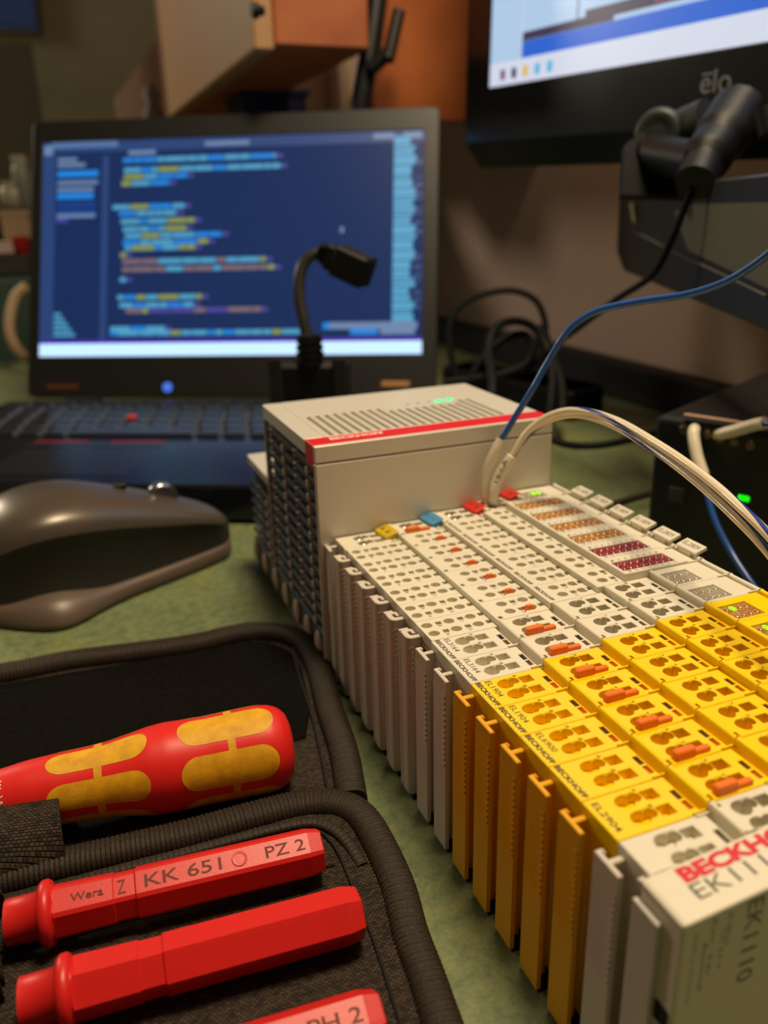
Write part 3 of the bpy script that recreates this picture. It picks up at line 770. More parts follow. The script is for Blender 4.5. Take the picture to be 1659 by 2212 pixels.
# base: local frame with y running away from the user
TB = frame(Vector((0, 0, -55)), ex, ey)
g = MB(TB); g.prism(rrect(-11, 358, -268, -42, 6, 4), 3, 24, ch=1.5); base = g.build('base', mat('laptop_palmrest', (20, 22, 30), 0.22, bump=0.05, bscale=900), lap)
g = MB(TB); g.box(0, 346, -258, -50, 0, 3.1); g.build('rubber_foot', m_dark, base)
g = MB(TB)
for x in (40, 280): g.tube([(x, -41, 21), (x + 30, -41, 21)], 5.5, 14)
g.build('hinge', m_black, lap)
m_key = mat('key_black', (34, 36, 44), 0.28)
def keycap():
    g = MB(TB); vs = []; g.T = TB
    return g
keys = []
for r, y in enumerate((-62, -79, -98, -117, -136, -153)):
    h = 12 if r == 0 else 16.4; x = 4 + (0, 0, 4, 8, 13, 0)[r]
    while x < 340:
        w = 16.4
        if r == 5 and 92 < x < 100: w = 92
        if 258 < x < 264: x += 4
        keys.append((x, y, w, h)); x += w + 2.6
kp = {}
for x, y, w, h in keys:
    if (w, h) not in kp:
        g = MB(TB); q = 1.6
        g.add([(0, 0, 0), (w, 0, 0), (w, h, 0), (0, h, 0), (q, q, 2.6), (w - q, q, 2.6), (w - q, h - q, 2.6), (q, h - q, 2.6)], [(0, 1, 5, 4), (1, 2, 6, 5), (2, 3, 7, 6), (3, 0, 4, 7), (4, 5, 6, 7)])
        g.v = [p - TB.to_translation() for p in g.v]
        o = g.build('key', m_key, lap); kp[(w, h)] = o
    else: o = kp[(w, h)].copy(); COL.objects.link(o); o.parent = lap
    o.location = (TB @ Vector((x, y - h / 2, 24.0))) * S
g = MB(TB); g.lathe((129, -116, 24), (0, 0, 1), [(0, 3.6), (2.5, 3.6), (4.2, 4.2), (5.0, 3.0)], 16); o = g.build('pointing_stick', mat('stick_red', (205, 40, 40), 0.5), lap)
g = MB(TB)
for xa, xb in ((82, 122), (137, 176)): g.box(xa, xb, -176.5, -173.5, 23.9, 24.6, c=0.1)
g.build('button_stripe', mat('stripe_red', (150, 30, 44), 0.4), lap)
g = MB(TB)
for xa, xb in ((80, 122), (124, 136), (138, 178)): g.box(xa, xb, -189, -172, 23.7, 24.25, c=0.1)
g.box(84, 176, -250, -194, 23.7, 24.2, c=0.1); g.build('touchpad', mat('pad_dark', (24, 26, 34), 0.3), lap)
for ch in lap.children: pass

# ------------------------------------------------------------------ mouse
ms = thing('computer_mouse', (-60, 150, 0), 'dark grey-brown computer mouse in front of the laptop', 'mouse')
def mouse_sections():
    O = Vector((-132, 128, 0)); a = math.radians(12); u = Vector((math.cos(a), math.sin(a), 0)); w = Vector((-math.sin(a), math.cos(a), 0))
    # t along, half width near, half width far, ridge height, top height, base z
    K = [(-6, 10, 10, 18, 24), (0, 24, 22, 27, 37), (12, 34, 30, 35, 48), (28, 39, 34, 38.5, 53), (46, 38, 35, 37.5, 52.5), (66, 33, 34, 33.5, 46.5), (86, 28, 32, 28.5, 39), (104, 23, 30, 24, 31.5), (117, 18, 26, 19.5, 25), (123, 11, 20, 16.5, 20)]
    return O, u, w, K
O, u_, w_, K = mouse_sections()
def msec(t, hn, hf, rz, tz, part):
    c = O + u_ * t
    if part == 'side':                         # concave side from the base up to the ridge
        pts = [(-hn * 1.0, 2.0), (-hn * 1.02, 3.5), (-hn * 0.93, 8), (-hn * 0.87, rz * 0.6), (-hn * 0.88, rz * 0.88), (-hn * 0.92, rz)]
    else:
        pts = [(-hn * 0.92, rz)]
        for i in range(1, 13):
            q = math.pi * i / 13; s_ = -math.cos(q); pts.append(((hn * .92 if s_ < 0 else hf) * s_, rz + (tz - rz) * math.sin(q) ** 0.85 if s_ < 0 else 4 + (tz - 4) * max(math.sin(q), 0) ** 0.7))
        pts += [(hf, 4), (hf * 0.98, 2)]
    return [c + w_ * a + Vector((0, 0, z)) for a, z in pts]
def interp(K, n):
    P = [Vector(k) if len(k) < 4 else k for k in K]; out = []
    for i in range(n + 1):
        t = i / n * (len(K) - 1); j = min(int(t), len(K) - 2); f = t - j; k0, k1, k2, k3 = K[max(j - 1, 0)], K[j], K[j + 1], K[min(j + 2, len(K) - 1)]
        out.append(tuple(0.5 * (2 * b + (c - a) * f + (2 * a - 5 * b + 4 * c - d) * f * f + (3 * b - a - 3 * c + d) * f ** 3) for a, b, c, d in zip(k0, k1, k2, k3)))
    return out
KI = interp(K, 54)
for part, m in (('shell', mat('mouse_shell', (92, 82, 72), 0.32, 0.35)), ('side', mat('mouse_side', (34, 33, 26), 0.5))):
    g = MB(); L = [msec(*k, part) for k in KI]; n = len(L[0]); vs = [p - Vector((-60, 150, 0)) for l in L for p in l]
    fs = [(i * n + j, i * n + j + 1, i * n + n + j + 1, i * n + n + j) for i in range(len(L) - 1) for j in range(n - 1)]
    g.add(vs, [f[::-1] for f in fs], 0, True)
    for l, rev in ((L[0], 0), (L[-1], 1)):
        ll = [p - Vector((-60, 150, 0)) for p in l]; cc = sum(ll, Vector()) / len(ll)
        g.add(ll + [cc], [(j, j + 1, len(ll)) if not rev else (j + 1, j, len(ll)) for j in range(len(ll) - 1)], 0, True)
    o = g.build('top_shell' if part == 'shell' else 'side_grip', m, ms)
    w = o.modifiers.new('weld', 'WELD'); w.merge_threshold = 1e-5
g = MB(); n = 10                                # thumb wing and base skirt
L = []
for k in KI:
    c = O + u_ * k[0] - Vector((-60, 150, 0)); fl = 10 * math.exp(-((k[0] - 26) / 18) ** 2)
    L.append([c + w_ * a + Vector((0, 0, z)) for a, z in ((-k[1] * .9, 0.8), (-k[1] * 1.02 - fl, 1.0), (-k[1] * 1.03 - fl, 3.5), (-k[1] * 1.0 - fl * .3, 6.5 + fl * .35), (-k[1] * .93, 8.4 + fl * .5), (-k[1] * .7, 6), (k[2] * .9, 6), (k[2], 2.5), (k[2] * .9, .8))])
n = 9; vs = [p for l in L for p in l]
g.add(vs, [(i * n + (j + 1) % n, i * n + j, i * n + n + j, i * n + n + (j + 1) % n) for i in range(len(L) - 1) for j in range(n)], 0, True)
g.build('base_skirt', mat('mouse_skirt', (100, 84, 72), 0.42, 0.1), ms)
g = MB(); cc = O + u_ * 92 + Vector((0, 0, 35)) - Vector((-60, 150, 0)); g.lathe(cc - w_ * 3.5, w_, [(0, 6.5), (0.8, 8), (6.2, 8), (7, 6.5)], 28); g.build('scroll_wheel', mat('wheel_metal', (150, 150, 155), 0.2, 0.9), ms)
g = MB(); cc = O + u_ * 72 + Vector((0, 0, 46)) - Vector((-60, 150, 0)); g.box(cc.x - 3, cc.x + 3, cc.y - 3, cc.y + 3, cc.z - 2, cc.z + .8, c=.5); g.build('mode_button', m_black, ms)

# ------------------------------------------------------------------ tool pouch
m_canvas = bpy.data.materials.new('black_canvas'); m_canvas.use_nodes = True; nt = m_canvas.node_tree; b = nt.nodes['Principled BSDF']
b.inputs['Roughness'].default_value = 0.75; b.inputs['Specular IOR Level'].default_value = 0.25
tc = nt.nodes.new('ShaderNodeTexCoord'); mp = nt.nodes.new('ShaderNodeMapping'); mp.inputs['Rotation'].default_value = (0, 0, 0.12); nt.links.new(tc.outputs['Object'], mp.inputs['Vector'])
br = nt.nodes.new('ShaderNodeTexBrick'); br.inputs['Scale'].default_value = 1000; br.inputs['Brick Width'].default_value = 1.25; br.inputs['Row Height'].default_value = 0.62; br.inputs['Mortar Size'].default_value = 0.12; br.inputs['Mortar Smooth'].default_value = 1.0
br.inputs['Color1'].default_value = rgb((78, 64, 50)); br.inputs['Color2'].default_value = rgb((40, 33, 27)); br.inputs['Mortar'].default_value = rgb((3, 3, 3))
nt.links.new(mp.outputs['Vector'], br.inputs['Vector']); nt.links.new(br.outputs['Color'], b.inputs['Base Color'])
bp = nt.nodes.new('ShaderNodeBump'); bp.inputs['Strength'].default_value = 0.9; bp.inputs['Distance'].default_value = 0.0003; bp.invert = True
nt.links.new(br.outputs['Fac'], bp.inputs['Height']); nt.links.new(bp.outputs['Normal'], b.inputs['Normal'])
m_velcro = mat('loop_fleece', (10, 9, 7), 0.95, spec=0.08, noise=0.6, nscale=420, col2=(19, 17, 13), bump=1.0, bscale=900)
m_bind = mat('ribbed_binding', (56, 45, 34), 0.6, spec=0.3, noise=0.2, nscale=1500, col2=(34, 28, 22), bump=0.4, bscale=2500)
m_seam = mat('seam_black', (9, 9, 8), 0.8)
pouch = thing('tool_pouch', (0, 0, 0), 'black fabric tool pouch with ribbed edges lying open on the green desk', 'pouch')
def panel(name, pts, z, th, m, parent=pouch, bulge=0.0):
    g = MB(); g.prism(pts, z - th, z, ch=min(th * .4, 0.8)); return g.build(name, m, parent)
def ribbon(name, pts, w, h, m, pitch=1.55, amp=0.5, step=0.2, sec=14, slant=0.0, parent=pouch, k=24):
    """flattened binding swept along a path, with real cross ribs"""
    P = spline(pts, k); L = [0]
    w *= 1.0
    for i in range(1, len(P)): L.append(L[-1] + (P[i] - P[i - 1]).length)
    n = int(L[-1] / step); Q = []; j = 0
    for i in range(n + 1):
        s_ = L[-1] * i / n
        while j < len(L) - 2 and L[j + 1] < s_: j += 1
        f = (s_ - L[j]) / max(L[j + 1] - L[j], 1e-6); Q.append(P[j].lerp(P[j + 1], min(f, 1)))
    vs = []; fs = []
    for i, p in enumerate(Q):
        d = (Q[min(i + 3, n)] - Q[max(i - 3, 0)]).normalized(); side = d.cross(Vector((0, 0, 1))).normalized(); up = side.cross(d)
        for q in range(sec):
            a = 2 * math.pi * q / sec; ph = math.pi * i * step / pitch
            c = math.cos(a); s2 = math.sin(a)
            rr = 1 + amp / h * (abs(math.sin(ph)) ** 0.6 - 0.5)
            vs.append(p + side * (w * math.copysign(abs(c) ** 0.8, c) * (1 + (rr - 1) * 0.6)) + up * (h * math.copysign(abs(s2) ** 0.8, s2) * rr))
    for i in range(n):
        for q in range(sec):
            q2 = (q + 1) % sec; fs.append((i * sec + q, i * sec + q2, (i + 1) * sec + q2, (i + 1) * sec + q))
    g = MB(); g.add(vs, fs, 0, True); g.add(vs[:sec], [tuple(range(sec - 1, -1, -1))]); g.add(vs[-sec:], [tuple(range(sec))]); return g.build(name, m, parent)
flap = [(-170, 52), (-120, 48), (-94, 47), (-68, 43), (-46, 40.5), (-27, 41), (-14, 36), (-7, 24), (-5.5, 4), (-10.5, -28), (-13.5, -50), (-18, -78), (-170, -74)]
panel('back_panel', flap, 4.0, 3.6, m_canvas)
panel('fleece_pad', [(-170, 45), (-119, 40), (-66, 36), (-46, 34), (-27, 35), (-17, 30), (-11.5, 20), (-11, 4), (-15, -22), (-22, -39), (-60, -44), (-170, -46)], 4.9, 1.2, m_velcro)
ribbon('binding', [(-165, 52, 5), (-120, 46.5, 5), (-94, 46, 5), (-68, 42, 5), (-46, 39.5, 5), (-27, 40.5, 5), (-13, 35, 5), (-5, 23, 5), (-4.5, 4, 4.6), (-9.6, -28, 4.3), (-12.5, -50, 4.2), (-15.5, -64, 3.8), (-18, -74, 3.2)], 4.8, 4.1, m_bind, pitch=1.3)
g = MB(); g.tube(spline([(-9.5, 20, 5.2), (-12.5, 4, 5.2), (-16.5, -28, 5.2), (-20.5, -52, 5.2), (-24, -70, 5.2)], 8), 0.35, 6); g.build('seam_line', m_seam, pouch)
front = [(-170, -77), (-115, -75), (-84, -76), (-66, -76), (-46, -76), (-34, -77), (-24, -81), (-20, -92), (-21.5, -112), (-24, -127), (-26, -140), (-28, -160), (-34, -215), (-170, -215)]
panel('front_panel', front, 6.6, 6.0, m_canvas)
ribbon('binding', [(-165, -69, 6.2), (-115, -70, 6.2), (-84, -72, 6.4), (-66, -73, 6.4), (-46, -73, 6.4), (-34, -73.5, 6.2), (-25.5, -76, 6), (-20, -82, 6), (-18.2, -92, 6), (-19, -112, 5.6), (-22, -128, 5.4), (-23.5, -141, 5.2), (-26, -160, 5.2), (-32, -215, 5)], 4.6, 3.9, m_bind, pitch=1.3)
ribbon('inner_binding', [(-160, -79.5, 7.0), (-100, -79.5, 7.0), (-70, -80.5, 7.2), (-46, -81, 7.2), (-34, -82.5, 7.2), (-28.6, -87, 7), (-26, -94, 6.6), (-25, -103, 6.0)], 1.7, 1.3, m_bind, pitch=1.55, amp=0.25)
g = MB(); g.tube(spline([(-29.6, -98, 7), (-31, -126, 7), (-33, -145, 7), (-37, -180, 7), (-40, -214, 7)], 8), 0.4, 6); g.tube(spline([(-160, -82.5, 7), (-70, -83.4, 7), (-44, -84, 7), (-33, -86, 7), (-30.2, -92, 7), (-29.6, -98, 7)], 8), 0.5, 6); g.build('seam_line', m_seam, pouch)
pocket = [(-160, -84.5), (-70, -85), (-44, -86), (-35.5, -88.5), (-31.8, -96), (-32, -100.5), (-44, -99.5), (-70, -96), (-160, -95)]
panel('pocket_edge', pocket, 7.7, 1.4, m_canvas)
# elastic loop across the shaft of the driver: an arched strap, open at its end
g = MB(); xa, xb = -150, -98.5; n = 18; vs = []; ir = []
for x in (xa, xb):
    for i in range(n + 1):
        a = math.pi * i / n; vs.append((x + 2.5 * math.cos(a) * 0, -59 + 12.5 * math.cos(a), 3.5 + 15.5 * math.sin(a) ** 0.75))
fs = [(i, i + 1, n + 2 + i, n + 1 + i) for i in range(n)]
g.add(vs, fs, 0, True); st = g.build('strap_loop', m_canvas, pouch); so = st.modifiers.new('t', 'SOLIDIFY'); so.thickness = 0.0013; so.offset = 1
g = MB(); g.tube([(xb - .3, -59 + 13.0 * math.cos(math.pi * i / 24), 3.6 + 16.2 * math.sin(math.pi * i / 24) ** .75) for i in range(25)], 0.55, 6); g.build('strap_hem', m_seam, pouch)
# elastic bit holder
for y in (-94, -120.5, -147):
    g = MB(); n = 14; vs = []
    for x, s_ in ((-150, 1.0), (-116, 1.0), (-112.8, 1.0)):
        for i in range(n + 1):
            a = math.pi * i / n; vs.append((x, y + 10.5 * math.cos(a), 6.4 + 12.5 * math.sin(a) ** 0.8 * s_))
    g.add(vs, [(r * (n + 1) + i, r * (n + 1) + i + 1, (r + 1) * (n + 1) + i + 1, (r + 1) * (n + 1) + i) for r in range(2) for i in range(n)], 0, True)
    o = g.build('bit_holder', m_canvas, pouch); so = o.modifiers.new('t', 'SOLIDIFY'); so.thickness = 0.0012; so.offset = 1

# ------------------------------------------------------------------ screwdriver
m_hred = mat('handle_red', (226, 36, 30), 0.42, bump=0.05, bscale=2500)
m_hyel = mat('handle_yellow', (232, 174, 6), 0.6, noise=0.22, nscale=260, col2=(206, 146, 8), bump=0.15, bscale=1800)
D0 = Vector((-31.0, -57.5, 17.0)); D1 = Vector((-118, -49.0, 16.5)); dax = (D1 - D0).normalized()
sd = thing('screwdriver', D0, 'red and yellow insulated screwdriver handle lying in the pouch', 'screwdriver')
HP = [(0.0, 3.0), (0.3, 6.5), (1.2, 9.2), (3.0, 11.4), (6, 12.7), (10, 13.2), (18, 13.0), (26, 12.7), (32, 12.9), (37, 13.1), (42, 12.7), (48, 11.5), (54, 10.5), (60, 10.1), (68, 9.9), (76, 9.4), (84, 8.3), (92, 7.4), (104, 6.6), (120, 6.4)]
def rad(t):
    for (a, ra), (b, rb) in zip(HP, HP[1:]):
        if a <= t <= b: return ra + (rb - ra) * (t - a) / (b - a)
    return HP[-1][1]
prof = []
for i in range(len(HP) - 1):
    for k in range(5): t = HP[i][0] + (HP[i + 1][0] - HP[i][0]) * k / 5; prof.append(t)
prof = [(t, (rad(t - .8 if t > 1.6 else t) + rad(t) + rad(t + .8)) / 3 if t > 1.6 else rad(t)) for t in prof] + [(120, 6.4)]
g = MB(); g.lathe((0, 0, 0), dax, prof, 56); hd_ = g.build('handle', m_hred, sd)
ha = (Vector((0, 0, 1)) - dax * dax.z).normalized(); hb = dax.cross(ha)
vis = (CAM - D0).normalized()
def hpt(t, w, r=0.06):
    rr_ = (rad(t - .8) + rad(t) + rad(t + .8)) / 3 + r if t > 2 else rad(t) + r
    return dax * t + (ha * math.cos(w) + hb * math.sin(w)) * rr_
# angle of the handle surface that faces the photographer
wc = math.atan2(hb.dot(vis), ha.dot(vis))
def pad(t0, t1, w0, hw, name='grip_inlay'):
    """stadium shaped soft inlay on the handle between t0 and t1, centred on angle w0"""
    g = MB(); NT, NW = 30, 12; vs = []; fs = []
    R_ = 13.0; rt = min(hw * R_, (t1 - t0) / 2)
    for i in range(NT + 1):
        t = t0 + (t1 - t0) * (0.5 - 0.5 * math.cos(math.pi * i / NT)); e = min(t - t0, t1 - t)
        k = 1.0 if e >= rt else math.sqrt(max(1 - ((rt - e) / rt) ** 2, 0)); 
        for j in range(NW + 1): vs.append(hpt(t, w0 + hw * k * (2 * j / NW - 1), 0.07))
    fs = [(i * (NW + 1) + j, i * (NW + 1) + j + 1, (i + 1) * (NW + 1) + j + 1, (i + 1) * (NW + 1) + j) for i in range(NT) for j in range(NW)]
    g.add(vs, fs, 0, True); return g.build(name, m_hyel, hd_)
for q in range(6):
    w0 = wc - 0.30 + q * math.pi / 3
    pad(5.5, 33.5, w0, 0.40); pad(42, 70, w0, 0.38)
    for tt in (18.5, 56):
        g = MB(); vs = []
        for i in range(3):
            for j in range(5): vs.append(hpt(tt - 1.1 + 1.1 * i, w0 + 0.36 + (math.pi / 3 - 0.72) * j / 4, 0.07))
        g.add(vs, [(i * 5 + j, i * 5 + j + 1, i * 5 + j + 6, i * 5 + j + 5) for i in range(2) for j in range(4)], 0, True); g.build('grip_bridge', m_hyel, hd_)
def curved_text(s_, t0, w0, h, w, bold=0.0):
    vs, fs = glyphs(s_, bold); g = MB()
    rr_ = rad(t0); g.add([hpt(t0 - y * h, w0 + x * w / rr_, 0.1) for x, y in vs], fs); return g.build('white_lettering', m_inkwhite, hd_)
sg = 1 if (hpt(85, wc + .3) - hpt(85, wc)).dot(Vector((0, -0.3, -1))) > 0 else -1
curved_text('Wera', 83.5, wc - 0.12 * sg, 2.4, 8.0 * sg); curved_text('1000 V', 88.5, wc - 0.05 * sg, 2.4, 9 * sg)
g = MB()
for dt in (0, 1.9):
    for k in range(3): pass
for s_, t_, w_0 in (('W', 83.2, -.62), ('W', 85.0, -.60)):
    curved_text(s_, t_, wc + w_0 * sg, 1.7, 2.6 * sg, 0.05)
g = MB(); c_ = []
for i in range(4):
    for ro in (2.2, 1.5):
        a = math.pi / 2 * i; c_.append(hpt(88.2 + ro * math.cos(a) * .8, wc + (-.42 * sg) + ro * math.sin(a) / rad(88) , .1))
g.add(c_, [(0, 2, 3, 1), (2, 4, 5, 3), (4, 6, 7, 5), (6, 0, 1, 7)]); g.build('voltage_mark', m_inkwhite, hd_)

# ------------------------------------------------------------------ interchangeable blades
m_bred = mat('blade_red', (214, 34, 30), 0.4, bump=0.06, bscale=1500)
m_etch = mat('etched_print', (112, 50, 34), 0.7)
def blade(P0, P1, rot, label, texts, dimple=None, dz=0):
    """hexagonal insulated blade body from P0 (collar end) to P1 (free end)"""
    P0 = Vector(P0); P1 = Vector(P1); L = (P1 - P0).length; d = (P1 - P0).normalized()
    root = thing('insulated_bit', P0, label, 'screwdriver blade', 'red insulated blades in the pouch')
    up = (Vector((0, 0, 1)) - d * d.z).normalized(); b2 = d.cross(up)
    def ring(t, r, hexk):
        out = []
        for i in range(36):
            a = 2 * math.pi * i / 36; 
            hx = math.cos(math.pi / 6) / math.cos(((a - rot + math.pi / 6) % (math.pi / 3)) - math.pi / 6)
            k = (1 - hexk) + hexk * hx; out.append(d * t + (up * math.cos(a) + b2 * math.sin(a)) * r * k)
        return out
    prof = [(-7, 5.2, 0), (0, 5.4, 0), (0.6, 6.9, 0), (1.4, 7.6, 0), (2.6, 7.7, 0), (3.4, 7.2, 0), (3.8, 6.0, 0), (4.0, 6.6, 1), (17.5, 6.35, 1), (17.8, 6.05, 1), (22.6, 6.05, 1), (23.0, 6.5, 1), (L - 3.6, 6.5, 1), (L - 0.3, 5.7, 1), (L, 5.3, 1)]
    vs = []; 
    for t, r, k in prof: vs += ring(t, r, k)
    fs = [(i * 36 + j, i * 36 + (j + 1) % 36, (i + 1) * 36 + (j + 1) % 36, (i + 1) * 36 + j) for i in range(len(prof) - 1) for j in range(36)]
    g = MB(); g.add(vs, fs); g.add(vs[-36:], [tuple(range(36))]); g.add(vs[:36], [tuple(range(35, -1, -1))])
    bd = g.build('blade_body', m_bred, root)
    for p in bd.data.polygons: p.use_smooth = p.vertices[0] // 36 < 6 if len(p.vertices) == 4 else False
    fa = rot; fn = up * math.cos(fa) + b2 * math.sin(fa)
    fu = fn.cross(d)
    for s_, t, w, h, r in texts:
        g = MB(); text(g, s_, d * t + fn * (r * 0.866 + 0.03) - fu * (h / 2), d, fu, w, h, 0, 0.008, 0.02); g.build('etched_lettering', m_etch, bd)
    if dimple:
        g = MB(); g.lathe(d * dimple + fn * (6.5 * .866 - 0.25), fn, [(0, 2.0), (0.35, 1.95), (0.42, 1.7), (0.25, 1.3), (0.2, 0.2)], 24); g.build('dimple', m_bred, bd)
    return root
blade((-104.5, -95.2, 14.2), (-35.5, -101.0, 14.2), 0.44, 'red insulated blade printed KK 651 PZ 2', [('Wera', 8.0, 7.5, 1.9, 6.6), ('Z', 18.6, 2.0, 3.4, 6.05), ('KK 651', 25.0, 18.5, 3.2, 6.5), ('PZ 2', 54.5, 10.0, 3.0, 6.5)], dimple=48)
blade((-101.0, -119.5, 14.2), (-33.2, -124.3, 14.2), -0.17, 'plain red insulated blade between the PZ 2 and PH 2 ones', [])
blade((-99.0, -147.5, 14.2), (-38.6, -151.5, 14.2), 0.34, 'red insulated blade printed PH 2 cut by the frame', [('PH 2', 45.0, 11.0, 3.0, 6.5)], dimple=33)

# ------------------------------------------------------------------ black appliance lead standing on a power brick
pb0 = at(672, 860, 500); 
pb = thing('power_brick', (pb0.x, pb0.y, 24.5), 'black power brick on the laptop palm rest behind the silver controller', 'power brick')
tdir = Vector((ex.x, ex.y, 0)); 
g = MB(frame((0, 0, 0), ex, ey)); g.box(-23, 23, -8, 16, 0, 63, c=3); g.build('case', m_black, pb)
g = MB(frame((0, 0, 0), ex, ey))
for x in (-23.3, 15.3): g.box(x, x + 8, -9.5, -7, 4, 66, c=0.8)
g.build('side_rib', m_dark, pb)
lead = thing('power_lead', (pb0.x, pb0.y, 84), 'black power lead with moulded plug arching in front of the laptop screen', 'cable')
L0 = Vector((pb0.x, pb0.y, 84)); 
g = MB()
for k in range(4): g.tube([Vector((0, -3, 2 + k * 4.2)), Vector((0, -3, 4.6 + k * 4.2))], 8.6 - k * .3, 18)
g.tube([Vector((0, -3, 0)), Vector((0, -3, 19))], 6.8, 18); g.build('strain_relief', m_black, lead)
g = MB(); P = spline([L0 + Vector((0, -3, 12)), at(668, 745, 500), at(655, 690, 500), at(646, 630, 500), at(652, 580, 500), at(672, 553, 500), at(704, 546, 500)], 8)
g.tube([p - L0 for p in P], 3.7, 16); g.build('cord', mat('lead_rubber', (46, 40, 36), 0.35), lead)
a0, a1 = at(690, 542, 500), at(797, 592, 492); d = (a1 - a0).normalized(); side = d.cross(ray(740, 560).normalized()); 
g = MB(frame(a0 - L0, d, Vector((0, 0, 1)))); Lp = (a1 - a0).length
for t0, t1, wy, wz in ((0, 3, 5.2, 5.2), (3.6, 6, 6.2, 6.0), (6.5, 13, 7.5, 6.4), (12.5, Lp, 9.0, 7.8)): g.box(t0, t1, -wy, wy, -wz, wz, c=1.2)
g.build('plug_body', m_black, lead)
g = MB(frame(a0 - L0, d, Vector((0, 0, 1)))); g.box(Lp - .2, Lp + .4, -7, 7, -5.5, 5.5); g.build('plug_face', m_dark, lead)

# ------------------------------------------------------------------ cable coil against the wall
wire('cable_coil', [(1010, 880, 640), (990, 830, 640), (975, 770, 640), (972, 700, 640), (1000, 655, 640), (1050, 634, 640), (1110, 628, 640), (1158, 650, 640), (1178, 700, 640), (1172, 745, 640), (1150, 790, 640), (1100, 805, 640), (1040, 812, 640), (1010, 835, 640)], 2.6, m_cable, 'large loop of black cable standing against the wall behind the laptop', 'cable')
wire('cable_coil', [(1062, 880, 560), (1064, 820, 570), (1056, 760, 590), (1066, 715, 600), (1100, 694, 610), (1145, 702, 620), (1175, 740, 620), (1192, 800, 610), (1188, 880, 600), (1180, 960, 590)], 3.2, m_cable, 'thick black cable bending down behind the silver controller', 'cable')
wire('cable_coil', [(1012, 826, 625), (1040, 775, 625), (1085, 735, 625), (1130, 722, 625), (1150, 745, 625), (1135, 785, 625), (1095, 805, 625), (1045, 815, 625), (960, 826, 625)], 3.0, m_cable, 'small inner loop of black cable against the wall', 'cable')
wire('cable_coil', [(1168, 705, 668), (1190, 762, 660), (1212, 830, 645), (1214, 900, 630)], 4.0, m_cable, 'bundle of black cable dropping beside the blue wire', 'cable')
wire('monitor_cable', [(1502, 392, 408), (1480, 445, 412), (1450, 520, 422), (1408, 595, 440), (1330, 648, 480), (1255, 705, 530), (1190, 755, 570), (1170, 800, 590)], 1.9, m_cable, 'thin black cable sloping from the monitor arm down to the coil', 'cable')
wire('desk_cable', [(1100, 870, 520), (1190, 948, 470), (1290, 962, 455), (1420, 935, 470)], 2.2, m_cable, 'black cable lying across the desk behind the controller', 'cable')
wire('desk_cable', [(1210, 1150, 380), (1280, 1105, 400), (1350, 1082, 410), (1430, 1058, 425)], 2.0, mat('cable_brown', (44, 38, 28), .4), 'short dark cable on the desk beside the name tags', 'cable')
g = MB(); g.box(398, 419.5, -300, 880, 0, 34, c=3); tag(g.build('cable_duct', m_black), 'black cable duct along the foot of the wall', 'cable duct')
g = MB(); Tt = frame(on(1230, 895, 2, 0) + Vector((0, 0, 0)), (-0.25, 1, 0), (-1, -0.25, 0)); 
for k in range(4): g.T = Tt; g.box(-20, 150, -22, 22, 0.5, 26, c=3)
tag(g.build('power_strip', m_black), 'black power strip on the desk by the coiled cables', 'power strip')

# ------------------------------------------------------------------ monitor on its arm
yawm = math.radians(-83); mx = Vector((math.cos(yawm), math.sin(yawm), -0.035)).normalized(); mu = Vector((0.0, 0.0, 1)); mu = (mu - mx * mu.dot(mx)).normalized()
MO = at(1058, 190, 650)                       # lower left corner of the lit panel
mon = thing('monitor', MO, 'black touch monitor with white desktop screen hanging over the desk', 'monitor')
TM = frame((0, 0, 0), mx, mu)
mz = TM.col[2].xyz
ms_ = 1 if mz.dot(CAM - MO) > 0 else -1
m_mon = mat('monitor_black', (16, 18, 22), 0.2, spec=0.6)
g = MB(TM); z0, z1 = (-42, 2)
g.plate(rrect(-32, 480, -40, 330, 8, 4), [(rect(0, 440, 0, 290), 2.0)], z1, z0 + 14, ch=1.5, hc=0.8)
g.build('bezel', m_mon, mon, )
# sloping chin under the panel
g = MB(TM); g.add([(-32, -38, 1), (480, -38, 1), (480, -58, -16), (-32, -58, -16), (-32, -52, -30), (480, -52, -30), (-32, -30, -34), (480, -30, -34)], [(0, 3, 2, 1), (3, 4, 5, 2), (4, 6, 7, 5), (0, 6, 4, 3), (1, 2, 5, 7)], 0); g.build('chin', m_mon, mon)
g = MB(TM); g.box(-31, 479, -39, 329, -34, -2, c=4); g.build('back_shell', m_black, mon)
g = MB(TM); g.box(0, 440, 0, 290, -.6, .2); ms2 = g.build('screen', mat('mon_white', (40, 44, 50), .2, emit=(176, 205, 235), estr=0.95), mon)
def mp_(u, v): 
    p = onpl(u, v, MO, mz) - MO; return p.dot(mx), p.dot(mu)
MMs = [mat('mon_%d' % i, (10, 10, 12), .3, emit=c, estr=1.0) for i, c in enumerate([(40, 100, 205), (210, 216, 232), (60, 56, 80), (196, 216, 232), (120, 70, 96), (226, 180, 60), (90, 180, 225)])]
g = MB(TM)
xw = mp_(1125, 178)[0]
g.box(0, 440, 0, 16, .2, .26, 1)
g.box(xw, 440, 16.2, 27, .2, .26, 0); g.box(xw, xw + 95, 27.2, 33, .2, .26, 2); x2 = mp_(1245, 80)[0]
g.box(x2 - .7, x2 + .7, 33, 200, .2, .28, 2); g.box(x2 + 8, 440, 30, 37, .3, .34, 2); g.box(x2 + 70, 440, 31, 40, .36, .4, 4)
for i, m in enumerate((4, 2, 5, 6, 6)): g.box(14 + i * 14, 20 + i * 14, 4, 11, .3, .34, m)
g.box(xw - 1, xw, 30, 280, .3, .34, 3)
g.build('screen_content', MMs, ms2)
